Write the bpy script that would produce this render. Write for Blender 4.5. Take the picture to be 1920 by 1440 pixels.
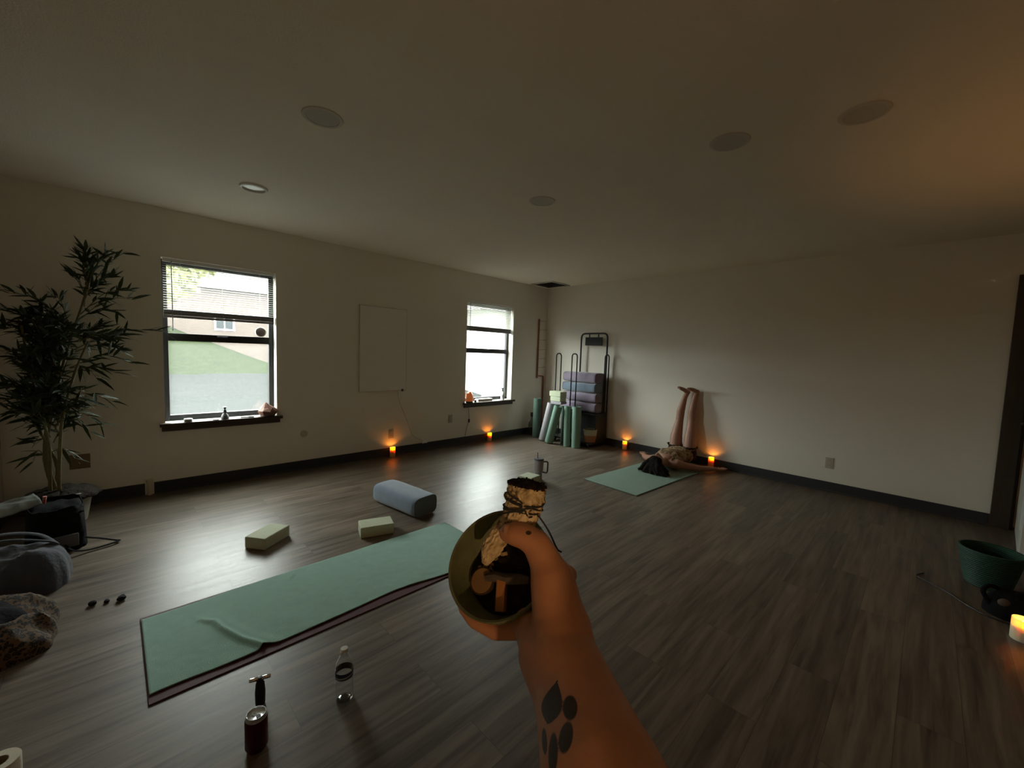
import bpy, bmesh, math, random
from mathutils import Vector, Matrix, Euler, noise

for _o in list(bpy.data.objects):
    bpy.data.objects.remove(_o, do_unlink=True)
SC = bpy.context.scene
COL = SC.collection
R = math.radians
PI = math.pi

# ------------------------------------------------------------------ camera
CAM_LOC = Vector((4.6141, -5.3141, 1.3186))
YAW, PITCH, ROLL = R(135.529), R(-4.236), R(2.011)
FPX = 764.66
_f = Vector((math.cos(YAW) * math.cos(PITCH), math.sin(YAW) * math.cos(PITCH), math.sin(PITCH)))
_r = _f.cross(Vector((0, 0, 1))).normalized()
_u = _r.cross(_f)
CR = math.cos(ROLL) * _r + math.sin(ROLL) * _u
CU = -math.sin(ROLL) * _r + math.cos(ROLL) * _u
CF = _f
CAM_M = Matrix(((CR.x, CU.x, -CF.x, CAM_LOC.x), (CR.y, CU.y, -CF.y, CAM_LOC.y), (CR.z, CU.z, -CF.z, CAM_LOC.z), (0, 0, 0, 1)))
_cd = bpy.data.cameras.new('camera')
cam = bpy.data.objects.new('camera', _cd)
COL.objects.link(cam)
cam.matrix_world = CAM_M
_cd.sensor_fit = 'HORIZONTAL'
_cd.sensor_width = 36.0
_cd.lens = FPX / 1920 * 36.0
_cd.clip_start = 0.02
_cd.clip_end = 200
SC.camera = cam

# ------------------------------------------------------------------ exposure and daylight
SC.view_settings.view_transform = 'Standard'
SC.view_settings.look = 'None'
SC.view_settings.exposure = 0.82
SC.view_settings.gamma = 1.0
SC.view_settings.use_curve_mapping = False
SC.cycles.use_denoising = True
SC.cycles.max_bounces = 14
SC.cycles.diffuse_bounces = 8
SC.cycles.glossy_bounces = 4
SC.cycles.transparent_max_bounces = 24
SC.cycles.transmission_bounces = 8
SC.cycles.sample_clamp_indirect = 6.0
SC.cycles.caustics_reflective = False
SC.cycles.caustics_refractive = False

SKY = 14.0                                  # overcast sky
_w = bpy.data.worlds.new('overcast_sky')
SC.world = _w
_w.use_nodes = True
_bg = _w.node_tree.nodes['Background']
_bg.inputs[0].default_value = (0.92, 0.97, 0.93, 1)
_bg.inputs[1].default_value = SKY

# openings of the two windows: y0, y1, z0, z1 in the wall x = 0
WIN = [(-5.0, -4.13, 0.60, 2.035), (-1.715, -0.80, 0.585, 2.05)]
WALL_T = 0.16
for (_y0, _y1, _z0, _z1) in WIN:            # light portals in the window openings (guide daylight sampling only)
    _ld = bpy.data.lights.new('window_daylight', 'AREA')
    _ld.shape = 'RECTANGLE'
    _ld.size = _y1 - _y0
    _ld.size_y = _z1 - _z0
    _ld.cycles.is_portal = True
    _lo = bpy.data.objects.new('window_daylight', _ld)
    COL.objects.link(_lo)
    _lo.location = (-WALL_T - 0.01, (_y0 + _y1) / 2, (_z0 + _z1) / 2)
    _lo.rotation_euler = (R(90), 0, R(-90))


def at(u, v, d):
    """world point seen at photo pixel u, v at camera depth d (metres)"""
    return CAM_LOC + CF * d + CR * ((u - 960) / FPX * d) - CU * ((v - 720) / FPX * d)


# ------------------------------------------------------------------ materials
def _nt(name):
    m = bpy.data.materials.new(name)
    m.use_nodes = True
    nt = m.node_tree
    return m, nt, nt.nodes['Principled BSDF']


def mat(name, col, rough=0.6, metal=0.0, var=0.12, scale=14.0, bump=0.0, bscale=None, spec=0.5, sheen=0.0, emit=None, estr=0.0,
        trans=0.0, ior=1.45, sss=0.0, sssr=(0.01, 0.005, 0.003), stretch=None, coat=0.0):
    m, nt, b = _nt(name)
    N, L = nt.nodes, nt.links
    tc = N.new('ShaderNodeTexCoord')
    src = tc.outputs['Object']
    if stretch:
        mp = N.new('ShaderNodeMapping')
        mp.inputs['Scale'].default_value = stretch
        L.new(src, mp.inputs['Vector'])
        src = mp.outputs['Vector']
    if var > 0:
        nz = N.new('ShaderNodeTexNoise')
        nz.inputs['Scale'].default_value = scale
        nz.inputs['Detail'].default_value = 4
        L.new(src, nz.inputs['Vector'])
        mx = N.new('ShaderNodeMix')
        mx.data_type = 'RGBA'
        mx.inputs[6].default_value = tuple(c * (1 - var) for c in col) + (1,)
        mx.inputs[7].default_value = tuple(min(1, c * (1 + var)) for c in col) + (1,)
        L.new(nz.outputs['Fac'], mx.inputs[0])
        L.new(mx.outputs[2], b.inputs['Base Color'])
    else:
        b.inputs['Base Color'].default_value = tuple(col) + (1,)
    b.inputs['Roughness'].default_value = rough
    b.inputs['Metallic'].default_value = metal
    b.inputs['Specular IOR Level'].default_value = spec
    b.inputs['IOR'].default_value = ior
    b.inputs['Transmission Weight'].default_value = trans
    b.inputs['Coat Weight'].default_value = coat
    if sheen:
        b.inputs['Sheen Weight'].default_value = sheen
    if sss:
        b.inputs['Subsurface Weight'].default_value = sss
        b.inputs['Subsurface Radius'].default_value = sssr
        b.inputs['Subsurface Scale'].default_value = 1.0
    if emit:
        b.inputs['Emission Color'].default_value = tuple(emit) + (1,)
        b.inputs['Emission Strength'].default_value = estr
    if bump:
        nb = N.new('ShaderNodeTexNoise')
        nb.inputs['Scale'].default_value = bscale or scale * 6
        nb.inputs['Detail'].default_value = 3
        L.new(src, nb.inputs['Vector'])
        bp = N.new('ShaderNodeBump')
        bp.inputs['Strength'].default_value = bump
        bp.inputs['Distance'].default_value = 0.01
        L.new(nb.outputs['Fac'], bp.inputs['Height'])
        L.new(bp.outputs['Normal'], b.inputs['Normal'])
    return m


def ramp(nt, fac, stops):
    r = nt.nodes.new('ShaderNodeValToRGB')
    els = r.color_ramp.elements
    while len(els) < len(stops):
        els.new(0.5)
    for e, (p, c) in zip(els, stops):
        e.position = p
        e.color = tuple(c) + (1,)
    nt.links.new(fac, r.inputs[0])
    return r.outputs[0]


def floor_material():
    m, nt, b = _nt('wood_planks')
    N, L = nt.nodes, nt.links
    tc = N.new('ShaderNodeTexCoord')
    mp = N.new('ShaderNodeMapping')
    mp.inputs['Rotation'].default_value = (0, 0, R(90))
    L.new(tc.outputs['Object'], mp.inputs['Vector'])
    bk = N.new('ShaderNodeTexBrick')
    bk.offset = 0.37
    bk.offset_frequency = 2
    for k, v in (('Scale', 1.0), ('Mortar Size', 0.0009), ('Mortar Smooth', 0.2), ('Bias', 0.0), ('Brick Width', 1.22), ('Row Height', 0.178)):
        bk.inputs[k].default_value = v
    bk.inputs['Color1'].default_value = (0.0, 0.0, 0.0, 1)
    bk.inputs['Color2'].default_value = (1.0, 1.0, 1.0, 1)
    bk.inputs['Mortar'].default_value = (0.5, 0.5, 0.5, 1)
    L.new(mp.outputs[0], bk.inputs['Vector'])
    # grain, stretched along the boards (world y) and shifted per board
    sh = N.new('ShaderNodeVectorMath')
    sh.operation = 'MULTIPLY_ADD'
    sh.inputs[1].default_value = (9.0, 5.0, 3.0)
    L.new(bk.outputs['Color'], sh.inputs[0])
    L.new(tc.outputs['Object'], sh.inputs[2])
    g = N.new('ShaderNodeMapping')
    g.inputs['Scale'].default_value = (16, 1.1, 1)
    L.new(sh.outputs[0], g.inputs['Vector'])
    n1 = N.new('ShaderNodeTexNoise')
    n1.inputs['Scale'].default_value = 1.6
    n1.inputs['Detail'].default_value = 7
    n1.inputs['Roughness'].default_value = 0.62
    n1.inputs['Distortion'].default_value = 0.5
    L.new(g.outputs[0], n1.inputs['Vector'])
    base = ramp(nt, n1.outputs['Fac'], [(0.30, (0.066, 0.051, 0.037)), (0.5, (0.150, 0.117, 0.086)), (0.72, (0.235, 0.19, 0.143))])
    mx = N.new('ShaderNodeMix')
    mx.data_type = 'RGBA'
    mx.blend_type = 'MULTIPLY'
    mx.inputs[0].default_value = 1.0
    L.new(base, mx.inputs[6])
    tone = ramp(nt, bk.outputs['Color'], [(0.0, (0.80, 0.80, 0.81)), (1.0, (1.12, 1.10, 1.08))])
    L.new(tone, mx.inputs[7])
    mo = N.new('ShaderNodeMix')
    mo.data_type = 'RGBA'
    L.new(bk.outputs['Fac'], mo.inputs[0])
    L.new(mx.outputs[2], mo.inputs[6])
    mo.inputs[7].default_value = (0.06, 0.05, 0.04, 1)
    L.new(mo.outputs[2], b.inputs['Base Color'])
    rr = N.new('ShaderNodeMapRange')
    rr.inputs[3].default_value = 0.33
    rr.inputs[4].default_value = 0.48
    L.new(n1.outputs['Fac'], rr.inputs[0])
    L.new(rr.outputs[0], b.inputs['Roughness'])
    b.inputs['Specular IOR Level'].default_value = 0.45
    bp = N.new('ShaderNodeBump')
    bp.inputs['Strength'].default_value = 0.16
    bp.inputs['Distance'].default_value = 0.004
    sm = N.new('ShaderNodeMath')
    sm.operation = 'SUBTRACT'
    L.new(n1.outputs['Fac'], sm.inputs[0])
    L.new(bk.outputs['Fac'], sm.inputs[1])
    L.new(sm.outputs[0], bp.inputs['Height'])
    L.new(bp.outputs[0], b.inputs['Normal'])
    return m


def glass_pane(name, haze):
    """window glass: clear transmission, faint mirror, and a share of milky scatter with water-spot speckle"""
    m = bpy.data.materials.new(name)
    m.use_nodes = True
    nt = m.node_tree
    N, L = nt.nodes, nt.links
    N.remove(N['Principled BSDF'])
    out = N['Material Output']
    tr = N.new('ShaderNodeBsdfTransparent')
    tr.inputs[0].default_value = (0.96, 0.98, 0.97, 1)
    gl = N.new('ShaderNodeBsdfGlossy')
    gl.inputs['Roughness'].default_value = 0.03
    m1 = N.new('ShaderNodeMixShader')
    m1.inputs[0].default_value = 0.05
    L.new(tr.outputs[0], m1.inputs[1])
    L.new(gl.outputs[0], m1.inputs[2])
    tl = N.new('ShaderNodeBsdfTranslucent')
    tl.inputs[0].default_value = (0.92, 0.95, 0.94, 1)
    tc = N.new('ShaderNodeTexCoord')
    nz = N.new('ShaderNodeTexNoise')
    nz.inputs['Scale'].default_value = 60
    nz.inputs['Detail'].default_value = 6
    nz.inputs['Roughness'].default_value = 0.7
    L.new(tc.outputs['Object'], nz.inputs['Vector'])
    mr = N.new('ShaderNodeMapRange')
    mr.inputs[1].default_value = 0.3
    mr.inputs[2].default_value = 0.75
    mr.inputs[3].default_value = haze * 0.65
    mr.inputs[4].default_value = min(1, haze * 1.5)
    L.new(nz.outputs['Fac'], mr.inputs[0])
    m2 = N.new('ShaderNodeMixShader')
    L.new(mr.outputs[0], m2.inputs[0])
    L.new(m1.outputs[0], m2.inputs[1])
    L.new(tl.outputs[0], m2.inputs[2])
    L.new(m2.outputs[0], out.inputs['Surface'])
    return m


def brick_material(name, c1, c2, mortar, w=0.24, h=0.08):
    m, nt, b = _nt(name)
    N, L = nt.nodes, nt.links
    tc = N.new('ShaderNodeTexCoord')
    mp = N.new('ShaderNodeMapping')
    mp.inputs['Rotation'].default_value = (R(90), 0, R(90))
    cx = N.new('ShaderNodeSeparateXYZ')
    L.new(tc.outputs['Object'], cx.inputs[0])
    cb = N.new('ShaderNodeCombineXYZ')
    L.new(cx.outputs['Y'], cb.inputs['X'])
    L.new(cx.outputs['Z'], cb.inputs['Y'])
    bk = N.new('ShaderNodeTexBrick')
    for k, v in (('Scale', 1.0), ('Mortar Size', 0.008), ('Brick Width', w), ('Row Height', h)):
        bk.inputs[k].default_value = v
    bk.inputs['Color1'].default_value = c1 + (1,)
    bk.inputs['Color2'].default_value = c2 + (1,)
    bk.inputs['Mortar'].default_value = mortar + (1,)
    L.new(cb.outputs[0], bk.inputs['Vector'])
    L.new(bk.outputs['Color'], b.inputs['Base Color'])
    b.inputs['Roughness'].default_value = 0.9
    return m


def spot_material(name, base, dark, mid, scale, rough=0.9):
    """animal-print cloth: dark ringed spots on a tan ground"""
    m, nt, b = _nt(name)
    N, L = nt.nodes, nt.links
    tc = N.new('ShaderNodeTexCoord')
    nz = N.new('ShaderNodeTexNoise')
    nz.inputs['Scale'].default_value = scale * 0.7
    L.new(tc.outputs['Object'], nz.inputs['Vector'])
    ad = N.new('ShaderNodeVectorMath')
    ad.operation = 'MULTIPLY_ADD'
    ad.inputs[1].default_value = (0.05, 0.05, 0.05)
    L.new(nz.outputs['Color'], ad.inputs[0])
    L.new(tc.outputs['Object'], ad.inputs[2])
    vo = N.new('ShaderNodeTexVoronoi')
    vo.inputs['Scale'].default_value = scale
    L.new(ad.outputs[0], vo.inputs['Vector'])
    c = ramp(nt, vo.outputs['Distance'], [(0.0, mid), (0.22, mid), (0.28, dark), (0.46, dark), (0.54, base), (1.0, base)])
    L.new(c, b.inputs['Base Color'])
    b.inputs['Roughness'].default_value = rough
    return m


# ------------------------------------------------------------------ mesh helpers
class MB:
    """collects shapes into ONE mesh"""

    def __init__(self):
        self.v, self.f = [], []

    def add(self, vs, fs):
        o = len(self.v)
        self.v += [tuple(x) for x in vs]
        self.f += [tuple(i + o for i in q) for q in fs]
        return self

    def box(self, a, b, M=None):
        (x0, y0, z0), (x1, y1, z1) = a, b
        x0, x1 = min(x0, x1), max(x0, x1)
        y0, y1 = min(y0, y1), max(y0, y1)
        z0, z1 = min(z0, z1), max(z0, z1)
        vs = [(x0, y0, z0), (x1, y0, z0), (x1, y1, z0), (x0, y1, z0), (x0, y0, z1), (x1, y0, z1), (x1, y1, z1), (x0, y1, z1)]
        if M is not None:
            vs = [M @ Vector(p) for p in vs]
        return self.add(vs, [(0, 3, 2, 1), (4, 5, 6, 7), (0, 1, 5, 4), (1, 2, 6, 5), (2, 3, 7, 6), (3, 0, 4, 7)])

    def lathe(self, prof, n=32, c=(0, 0, 0), M=None, close=False):
        """revolve (radius, z) pairs round z; radius 0 makes a pole"""
        vs, rings = [], []
        for (r, z) in prof:
            if r <= 1e-9:
                rings.append([len(vs)])
                vs.append((0, 0, z))
            else:
                rings.append(list(range(len(vs), len(vs) + n)))
                vs += [(r * math.cos(2 * PI * k / n), r * math.sin(2 * PI * k / n), z) for k in range(n)]
        fs = []
        prs = list(zip(rings, rings[1:])) + ([(rings[-1], rings[0])] if close else [])
        for A, B in prs:
            for k in range(n):
                k2 = (k + 1) % n
                if len(A) == 1 and len(B) > 1:
                    fs.append((A[0], B[k2], B[k]))
                elif len(B) == 1 and len(A) > 1:
                    fs.append((A[k], A[k2], B[0]))
                elif len(A) > 1:
                    fs.append((A[k], A[k2], B[k2], B[k]))
        M = M if M is not None else Matrix.Identity(4)
        vs = [M @ Vector(p) + Vector(c) for p in vs]
        return self.add(vs, fs)

    def tube(self, pts, r, n=10, caps=True, closed=False, flat=1.0):
        """sweep a circle (radius a number or one per point) along pts"""
        pts = [Vector(p) for p in pts]
        m = len(pts)
        rad = r if isinstance(r, (list, tuple)) else [r] * m
        tang = []
        for i in range(m):
            a = pts[i - 1] if (i > 0 or closed) else pts[i]
            b = pts[(i + 1) % m] if (i < m - 1 or closed) else pts[i]
            tang.append((b - a).normalized())
        up = Vector((0, 0, 1)) if abs(tang[0].z) < 0.9 else Vector((1, 0, 0))
        nrm = (up - tang[0] * up.dot(tang[0])).normalized()
        vs = []
        for i in range(m):
            nrm = (nrm - tang[i] * nrm.dot(tang[i])).normalized()
            bi = tang[i].cross(nrm)
            for k in range(n):
                t = 2 * PI * k / n
                vs.append(pts[i] + (nrm * math.cos(t) * flat + bi * math.sin(t)) * rad[i])
        fs = []
        for i in range(m if closed else m - 1):
            j = (i + 1) % m
            for k in range(n):
                k2 = (k + 1) % n
                fs.append((i * n + k, i * n + k2, j * n + k2, j * n + k))
        if caps and not closed:
            fs.append(tuple(range(n - 1, -1, -1)))
            fs.append(tuple((m - 1) * n + k for k in range(n)))
        return self.add(vs, fs)

    def prism(self, poly, z0, z1, M=None):
        """extrude a counter-clockwise (x, y) outline"""
        n = len(poly)
        vs = [(x, y, z0) for x, y in poly] + [(x, y, z1) for x, y in poly]
        if M is not None:
            vs = [M @ Vector(p) for p in vs]
        fs = [tuple(range(n - 1, -1, -1)), tuple(range(n, 2 * n))]
        fs += [(k, (k + 1) % n, (k + 1) % n + n, k + n) for k in range(n)]
        return self.add(vs, fs)

    def ellipsoid(self, c, r, nu=20, nv=12, M=None):
        prof = [(math.sin(PI * i / nv), -math.cos(PI * i / nv)) for i in range(nv + 1)]
        prof[0], prof[-1] = (0, -1), (0, 1)
        S = Matrix.Diagonal((r[0], r[1], r[2], 1))
        return self.lathe(prof, nu, c, (M @ S) if M is not None else S)

    def grid(self, nu, nv, fn):
        vs = [fn(i / nu, j / nv) for j in range(nv + 1) for i in range(nu + 1)]
        w = nu + 1
        fs = [(j * w + i, j * w + i + 1, (j + 1) * w + i + 1, (j + 1) * w + i) for j in range(nv) for i in range(nu)]
        return self.add(vs, fs)

    def mesh(self, name):
        me = bpy.data.meshes.new(name)
        me.from_pydata(self.v, [], self.f)
        me.validate()
        bm = bmesh.new()
        bm.from_mesh(me)
        bmesh.ops.recalc_face_normals(bm, faces=bm.faces)
        bm.to_mesh(me)
        bm.free()
        return me


def link(name, me, m, parent=None, loc=None, rot=None, smooth=True, bevel=0.0, bseg=3, sub=0, solid=0.0):
    o = bpy.data.objects.new(name, me)
    COL.objects.link(o)
    for mm in (m if isinstance(m, (list, tuple)) else [m]):
        me.materials.append(mm)
    if parent is not None:
        o.parent = parent
    if loc is not None:
        o.location = loc
    if rot is not None:
        o.rotation_euler = rot
    if solid:
        s = o.modifiers.new('thickness', 'SOLIDIFY')
        s.thickness = solid
        s.offset = -1
    if bevel:
        bv = o.modifiers.new('bevel', 'BEVEL')
        bv.width = bevel
        bv.segments = bseg
        bv.limit_method = 'ANGLE'
        bv.angle_limit = R(40)
    if sub:
        s = o.modifiers.new('subdivision', 'SUBSURF')
        s.levels = s.render_levels = sub
    if smooth:
        me.polygons.foreach_set('use_smooth', [True] * len(me.polygons))
        try:
            me.set_sharp_from_angle(angle=R(42))
        except Exception:
            pass
    return o


def obj(name, mb, m, parent=None, **k):
    return link(name, mb.mesh(name), m, parent, **k)


def tag(o, label, cat, group=None, kind=None):
    o['label'] = label
    o['category'] = cat
    if group:
        o['group'] = group
    if kind:
        o['kind'] = kind
    return o


def thing(name, label, cat, loc=(0, 0, 0), rotz=0.0, group=None, rot=None):
    o = bpy.data.objects.new(name, None)
    COL.objects.link(o)
    o.empty_display_size = 0.05
    o.location = loc
    o.rotation_euler = rot if rot else (0, 0, rotz)
    return tag(o, label, cat, group)


def struct(name, mb, m, parent=None, **k):
    o = obj(name, mb, m, parent, **k)
    o['kind'] = 'structure'
    return o


def dup(root, loc, rotz=None, label=None):
    r = root.copy()
    COL.objects.link(r)
    r.location = loc
    if rotz is not None:
        r.rotation_euler = (0, 0, rotz)
    if label:
        r['label'] = label
    for ch in list(root.children):
        c = ch.copy()
        COL.objects.link(c)
        c.parent = r
        for g in ch.children:
            d = g.copy()
            COL.objects.link(d)
            d.parent = c
    return r


def catmull(pts, n=8):
    pts = [Vector(p) for p in pts]
    P = [pts[0] * 2 - pts[1]] + pts + [pts[-1] * 2 - pts[-2]]
    out = []
    for i in range(1, len(P) - 2):
        for k in range(n):
            t = k / n
            a, b, c, d = P[i - 1], P[i], P[i + 1], P[i + 2]
            out.append(0.5 * ((2 * b) + (c - a) * t + (2 * a - 5 * b + 4 * c - d) * t * t + (3 * b - a - 3 * c + d) * t ** 3))
    out.append(pts[-1])
    return out


def arc_path(pts, r, n=6):
    """round the corners of a polyline"""
    pts = [Vector(p) for p in pts]
    out = [pts[0]]
    for a, b, c in zip(pts, pts[1:], pts[2:]):
        d1, d2 = (a - b).normalized(), (c - b).normalized()
        rr = min(r, (a - b).length * 0.49, (c - b).length * 0.49)
        p, q = b + d1 * rr, b + d2 * rr
        for k in range(n + 1):
            t = k / n
            out.append(p * (1 - t) ** 2 + b * 2 * t * (1 - t) + q * t * t)
    out.append(pts[-1])
    return out


def remesh(name, mb, m, voxel, smooth=6, parent=None, factor=0.5):
    """fuse overlapping shapes into one continuous skin"""
    me = mb.mesh(name + '_raw')
    o = bpy.data.objects.new('tmp', me)
    COL.objects.link(o)
    md = o.modifiers.new('r', 'REMESH')
    md.mode = 'VOXEL'
    md.voxel_size = voxel
    if smooth:
        s = o.modifiers.new('s', 'SMOOTH')
        s.factor = factor
        s.iterations = smooth
    bpy.context.view_layer.update()
    dg = bpy.context.evaluated_depsgraph_get()
    nm = bpy.data.meshes.new_from_object(o.evaluated_get(dg))
    bpy.data.objects.remove(o, do_unlink=True)
    bpy.data.meshes.remove(me)
    nm.name = name
    nm.materials.clear()
    return link(name, nm, m, parent)


def capsule(mb, p0, r0, p1, r1, n=18, k=5, flat=1.0):
    """tapered limb with rounded ends"""
    p0, p1 = Vector(p0), Vector(p1)
    d = (p1 - p0).normalized()
    pts, rad = [], []
    for i in range(k + 1):
        a = PI / 2 * (1 - i / k)
        pts.append(p0 - d * r0 * math.sin(a))
        rad.append(max(r0 * math.cos(a), r0 * 0.02))
    for i in range(k + 1):
        a = PI / 2 * i / k
        pts.append(p1 + d * r1 * math.sin(a))
        rad.append(max(r1 * math.cos(a), r1 * 0.02))
    mb.tube(pts, rad, n=n, flat=flat)


def limb(mb, pts, rad, n=18):
    """chain of tapered capsules"""
    for i in range(len(pts) - 1):
        capsule(mb, pts[i], rad[i], pts[i + 1], rad[i + 1], n=n)

# ------------------------------------------------------------------ shared materials
M_WALL = mat('white_wall_paint', (0.80, 0.765, 0.68), 0.75, var=0.03, scale=3, bump=0.05, bscale=220)
M_WALL2 = mat('darkened_wall_paint', (0.46, 0.42, 0.35), 0.8, var=0.03, scale=3)  # walls darkened to cut the light they bounce back into the room
M_CEIL = mat('white_ceiling_paint', (0.84, 0.785, 0.675), 0.9, var=0.04, scale=2.0, bump=0.25, bscale=120)
M_FLOOR = floor_material()
M_BASE = mat('black_vinyl', (0.028, 0.029, 0.032), 0.55, var=0.1)
M_BLACK = mat('black_powder_coat', (0.012, 0.012, 0.013), 0.4, var=0.15)
M_BRONZE = mat('dark_bronze_frame', (0.016, 0.015, 0.016), 0.45, var=0.12)
M_WHITE = mat('white_plastic', (0.78, 0.78, 0.74), 0.45, var=0.03)
M_SILL = mat('dark_stained_wood', (0.055, 0.030, 0.022), 0.42, var=0.3, scale=9, stretch=(6, 1, 6))
M_BROWNTRIM = mat('dark_brown_trim', (0.050, 0.032, 0.020), 0.5, var=0.35, scale=8, stretch=(8, 8, 1))
M_GLASS = glass_pane('clear_window_glass', 0.012)
M_GLASS_HAZE = glass_pane('water_spotted_window_glass', 0.022)
M_STEEL = mat('brushed_steel', (0.55, 0.55, 0.55), 0.28, metal=1.0, var=0.05)

# ------------------------------------------------------------------ room shell
H = 2.44
XR, YF = 6.75, -5.905          # far right wall and the wall at the photographer's left
DX0, DX1, DZ = 5.18, 6.06, 2.03  # doorway in the back wall
T = WALL_T

struct('floor', MB().box((-T, YF - 0.1, -0.08), (XR + 0.1, 0.12, 0)), M_FLOOR, smooth=False)
struct('ceiling', MB().box((-T, YF - 0.1, H), (XR + 0.1, 0.12, H + 0.1)), M_CEIL, smooth=False)

mb = MB()                       # wall with two window openings
ys = [YF - 0.1] + [v for w in WIN for v in (w[0], w[1])] + [0.12]
for a, b in ((ys[0], ys[1]), (ys[2], ys[3]), (ys[4], ys[5])):
    mb.box((-T, a, 0), (0, b, H))
for (y0, y1, z0, z1) in WIN:
    mb.box((-T, y0, 0), (0, y1, z0))
    mb.box((-T, y0, z1), (0, y1, H))
struct('wall_left', mb, M_WALL, smooth=False)
mb = MB().box((0, 0, 0), (DX0, 0.12, H)).box((DX1, 0, 0), (XR + 0.1, 0.12, H)).box((DX0, 0, DZ), (DX1, 0.12, H))
struct('wall_back', mb, M_WALL, smooth=False)
struct('wall_right', MB().box((XR, YF - 0.1, 0), (XR + 0.1, 0, H)), M_WALL2, smooth=False)
struct('wall_front', MB().box((0, YF - 0.1, 0), (XR, YF, H)), M_WALL2, smooth=False)
# the passage behind the doorway
mb = MB().box((DX0 - 0.4, 1.3, 0), (DX1 + 0.4, 1.38, H)).box((DX0 - 0.48, 0.12, 0), (DX0 - 0.4, 1.38, H)).box((DX1 + 0.4, 0.12, 0), (DX1 + 0.48, 1.38, H))
mb.box((DX0 - 0.48, 0.12, -0.08), (DX1 + 0.48, 1.38, 0)).box((DX0 - 0.48, 0.12, H), (DX1 + 0.48, 1.38, H + 0.1))
struct('wall_passage', mb, M_WALL, smooth=False)


def baseboard(name, a, b, inward):
    mb = MB()
    a, b, n = Vector(a), Vector(b), Vector(inward)
    prof = [(0, 0), (0.014, 0.002), (0.012, 0.012), (0.006, 0.02), (0.005, 0.098), (0.0, 0.102)]
    vs = [p + n * q[0] + Vector((0, 0, q[1])) for p in (a, b) for q in prof]
    k = len(prof)
    fs = [(i, (i + 1) % k, (i + 1) % k + k, i + k) for i in range(k)] + [tuple(range(k)), tuple(range(2 * k - 1, k - 1, -1))]
    mb.add(vs, fs)
    return struct(name, mb, M_BASE, smooth=False)


baseboard('baseboard_left', (0, YF, 0), (0, -5.145, 0), (1, 0, 0))
baseboard('baseboard_left.001', (0, -5.085, 0), (0, 0, 0), (1, 0, 0))
baseboard('baseboard_back', (0, 0, 0), (DX0 - 0.11, 0, 0), (0, -1, 0))
baseboard('baseboard_front', (0, YF, 0), (XR, YF, 0), (0, 1, 0))
baseboard('baseboard_right', (XR, YF, 0), (XR, 0, 0), (-1, 0, 0))

# door casing (dark wood) and the white door standing open into the room
mb = MB()
mb.box((DX0 - 0.11, -0.022, 0), (DX0, 0, DZ + 0.075)).box((DX1, -0.022, 0), (DX1 + 0.11, 0, DZ + 0.075)).box((DX0, -0.022, DZ), (DX1, 0, DZ + 0.075))
mb.box((DX0 - 0.002, 0, 0), (DX0 + 0.02, 0.12, DZ)).box((DX1 - 0.02, 0, 0), (DX1 + 0.002, 0.12, DZ)).box((DX0, 0, DZ - 0.02), (DX1, 0.12, DZ + 0.002))
struct('trim_1', mb, M_BROWNTRIM, bevel=0.004)
door = bpy.data.objects.new('door_1', None)
COL.objects.link(door)
door['kind'] = 'structure'
door.location = (DX0 + 0.028, -0.03, 0)
door.rotation_euler = (0, 0, R(-94.5))
dm = mat('white_door_paint', (0.70, 0.70, 0.67), 0.5, var=0.03)
mb = MB().box((0, 0, 0.012), (0.84, 0.04, 2.01))
for (a, b, c, d) in ((0.12, 0.4, 0.2, 0.9), (0.46, 0.74, 0.2, 0.9), (0.12, 0.4, 1.02, 1.86), (0.46, 0.74, 1.02, 1.86)):
    mb.box((a, -0.005, b - 0.0 if False else c), (b, 0.045, d))
obj('door_leaf', mb, dm, door, bevel=0.006)
mb = MB()
mb.lathe([(0, 0), (0.03, 0), (0.03, 0.008), (0.012, 0.012), (0.012, 0.05), (0, 0.05)], 20, (0.78, 0, 0.95), Matrix.Rotation(R(90), 4, 'X'))
mb.tube([(0.78, -0.045, 0.95), (0.72, -0.047, 0.95), (0.66, -0.045, 0.948)], 0.009)
obj('door_handle', mb, M_BRONZE, door)


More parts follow.
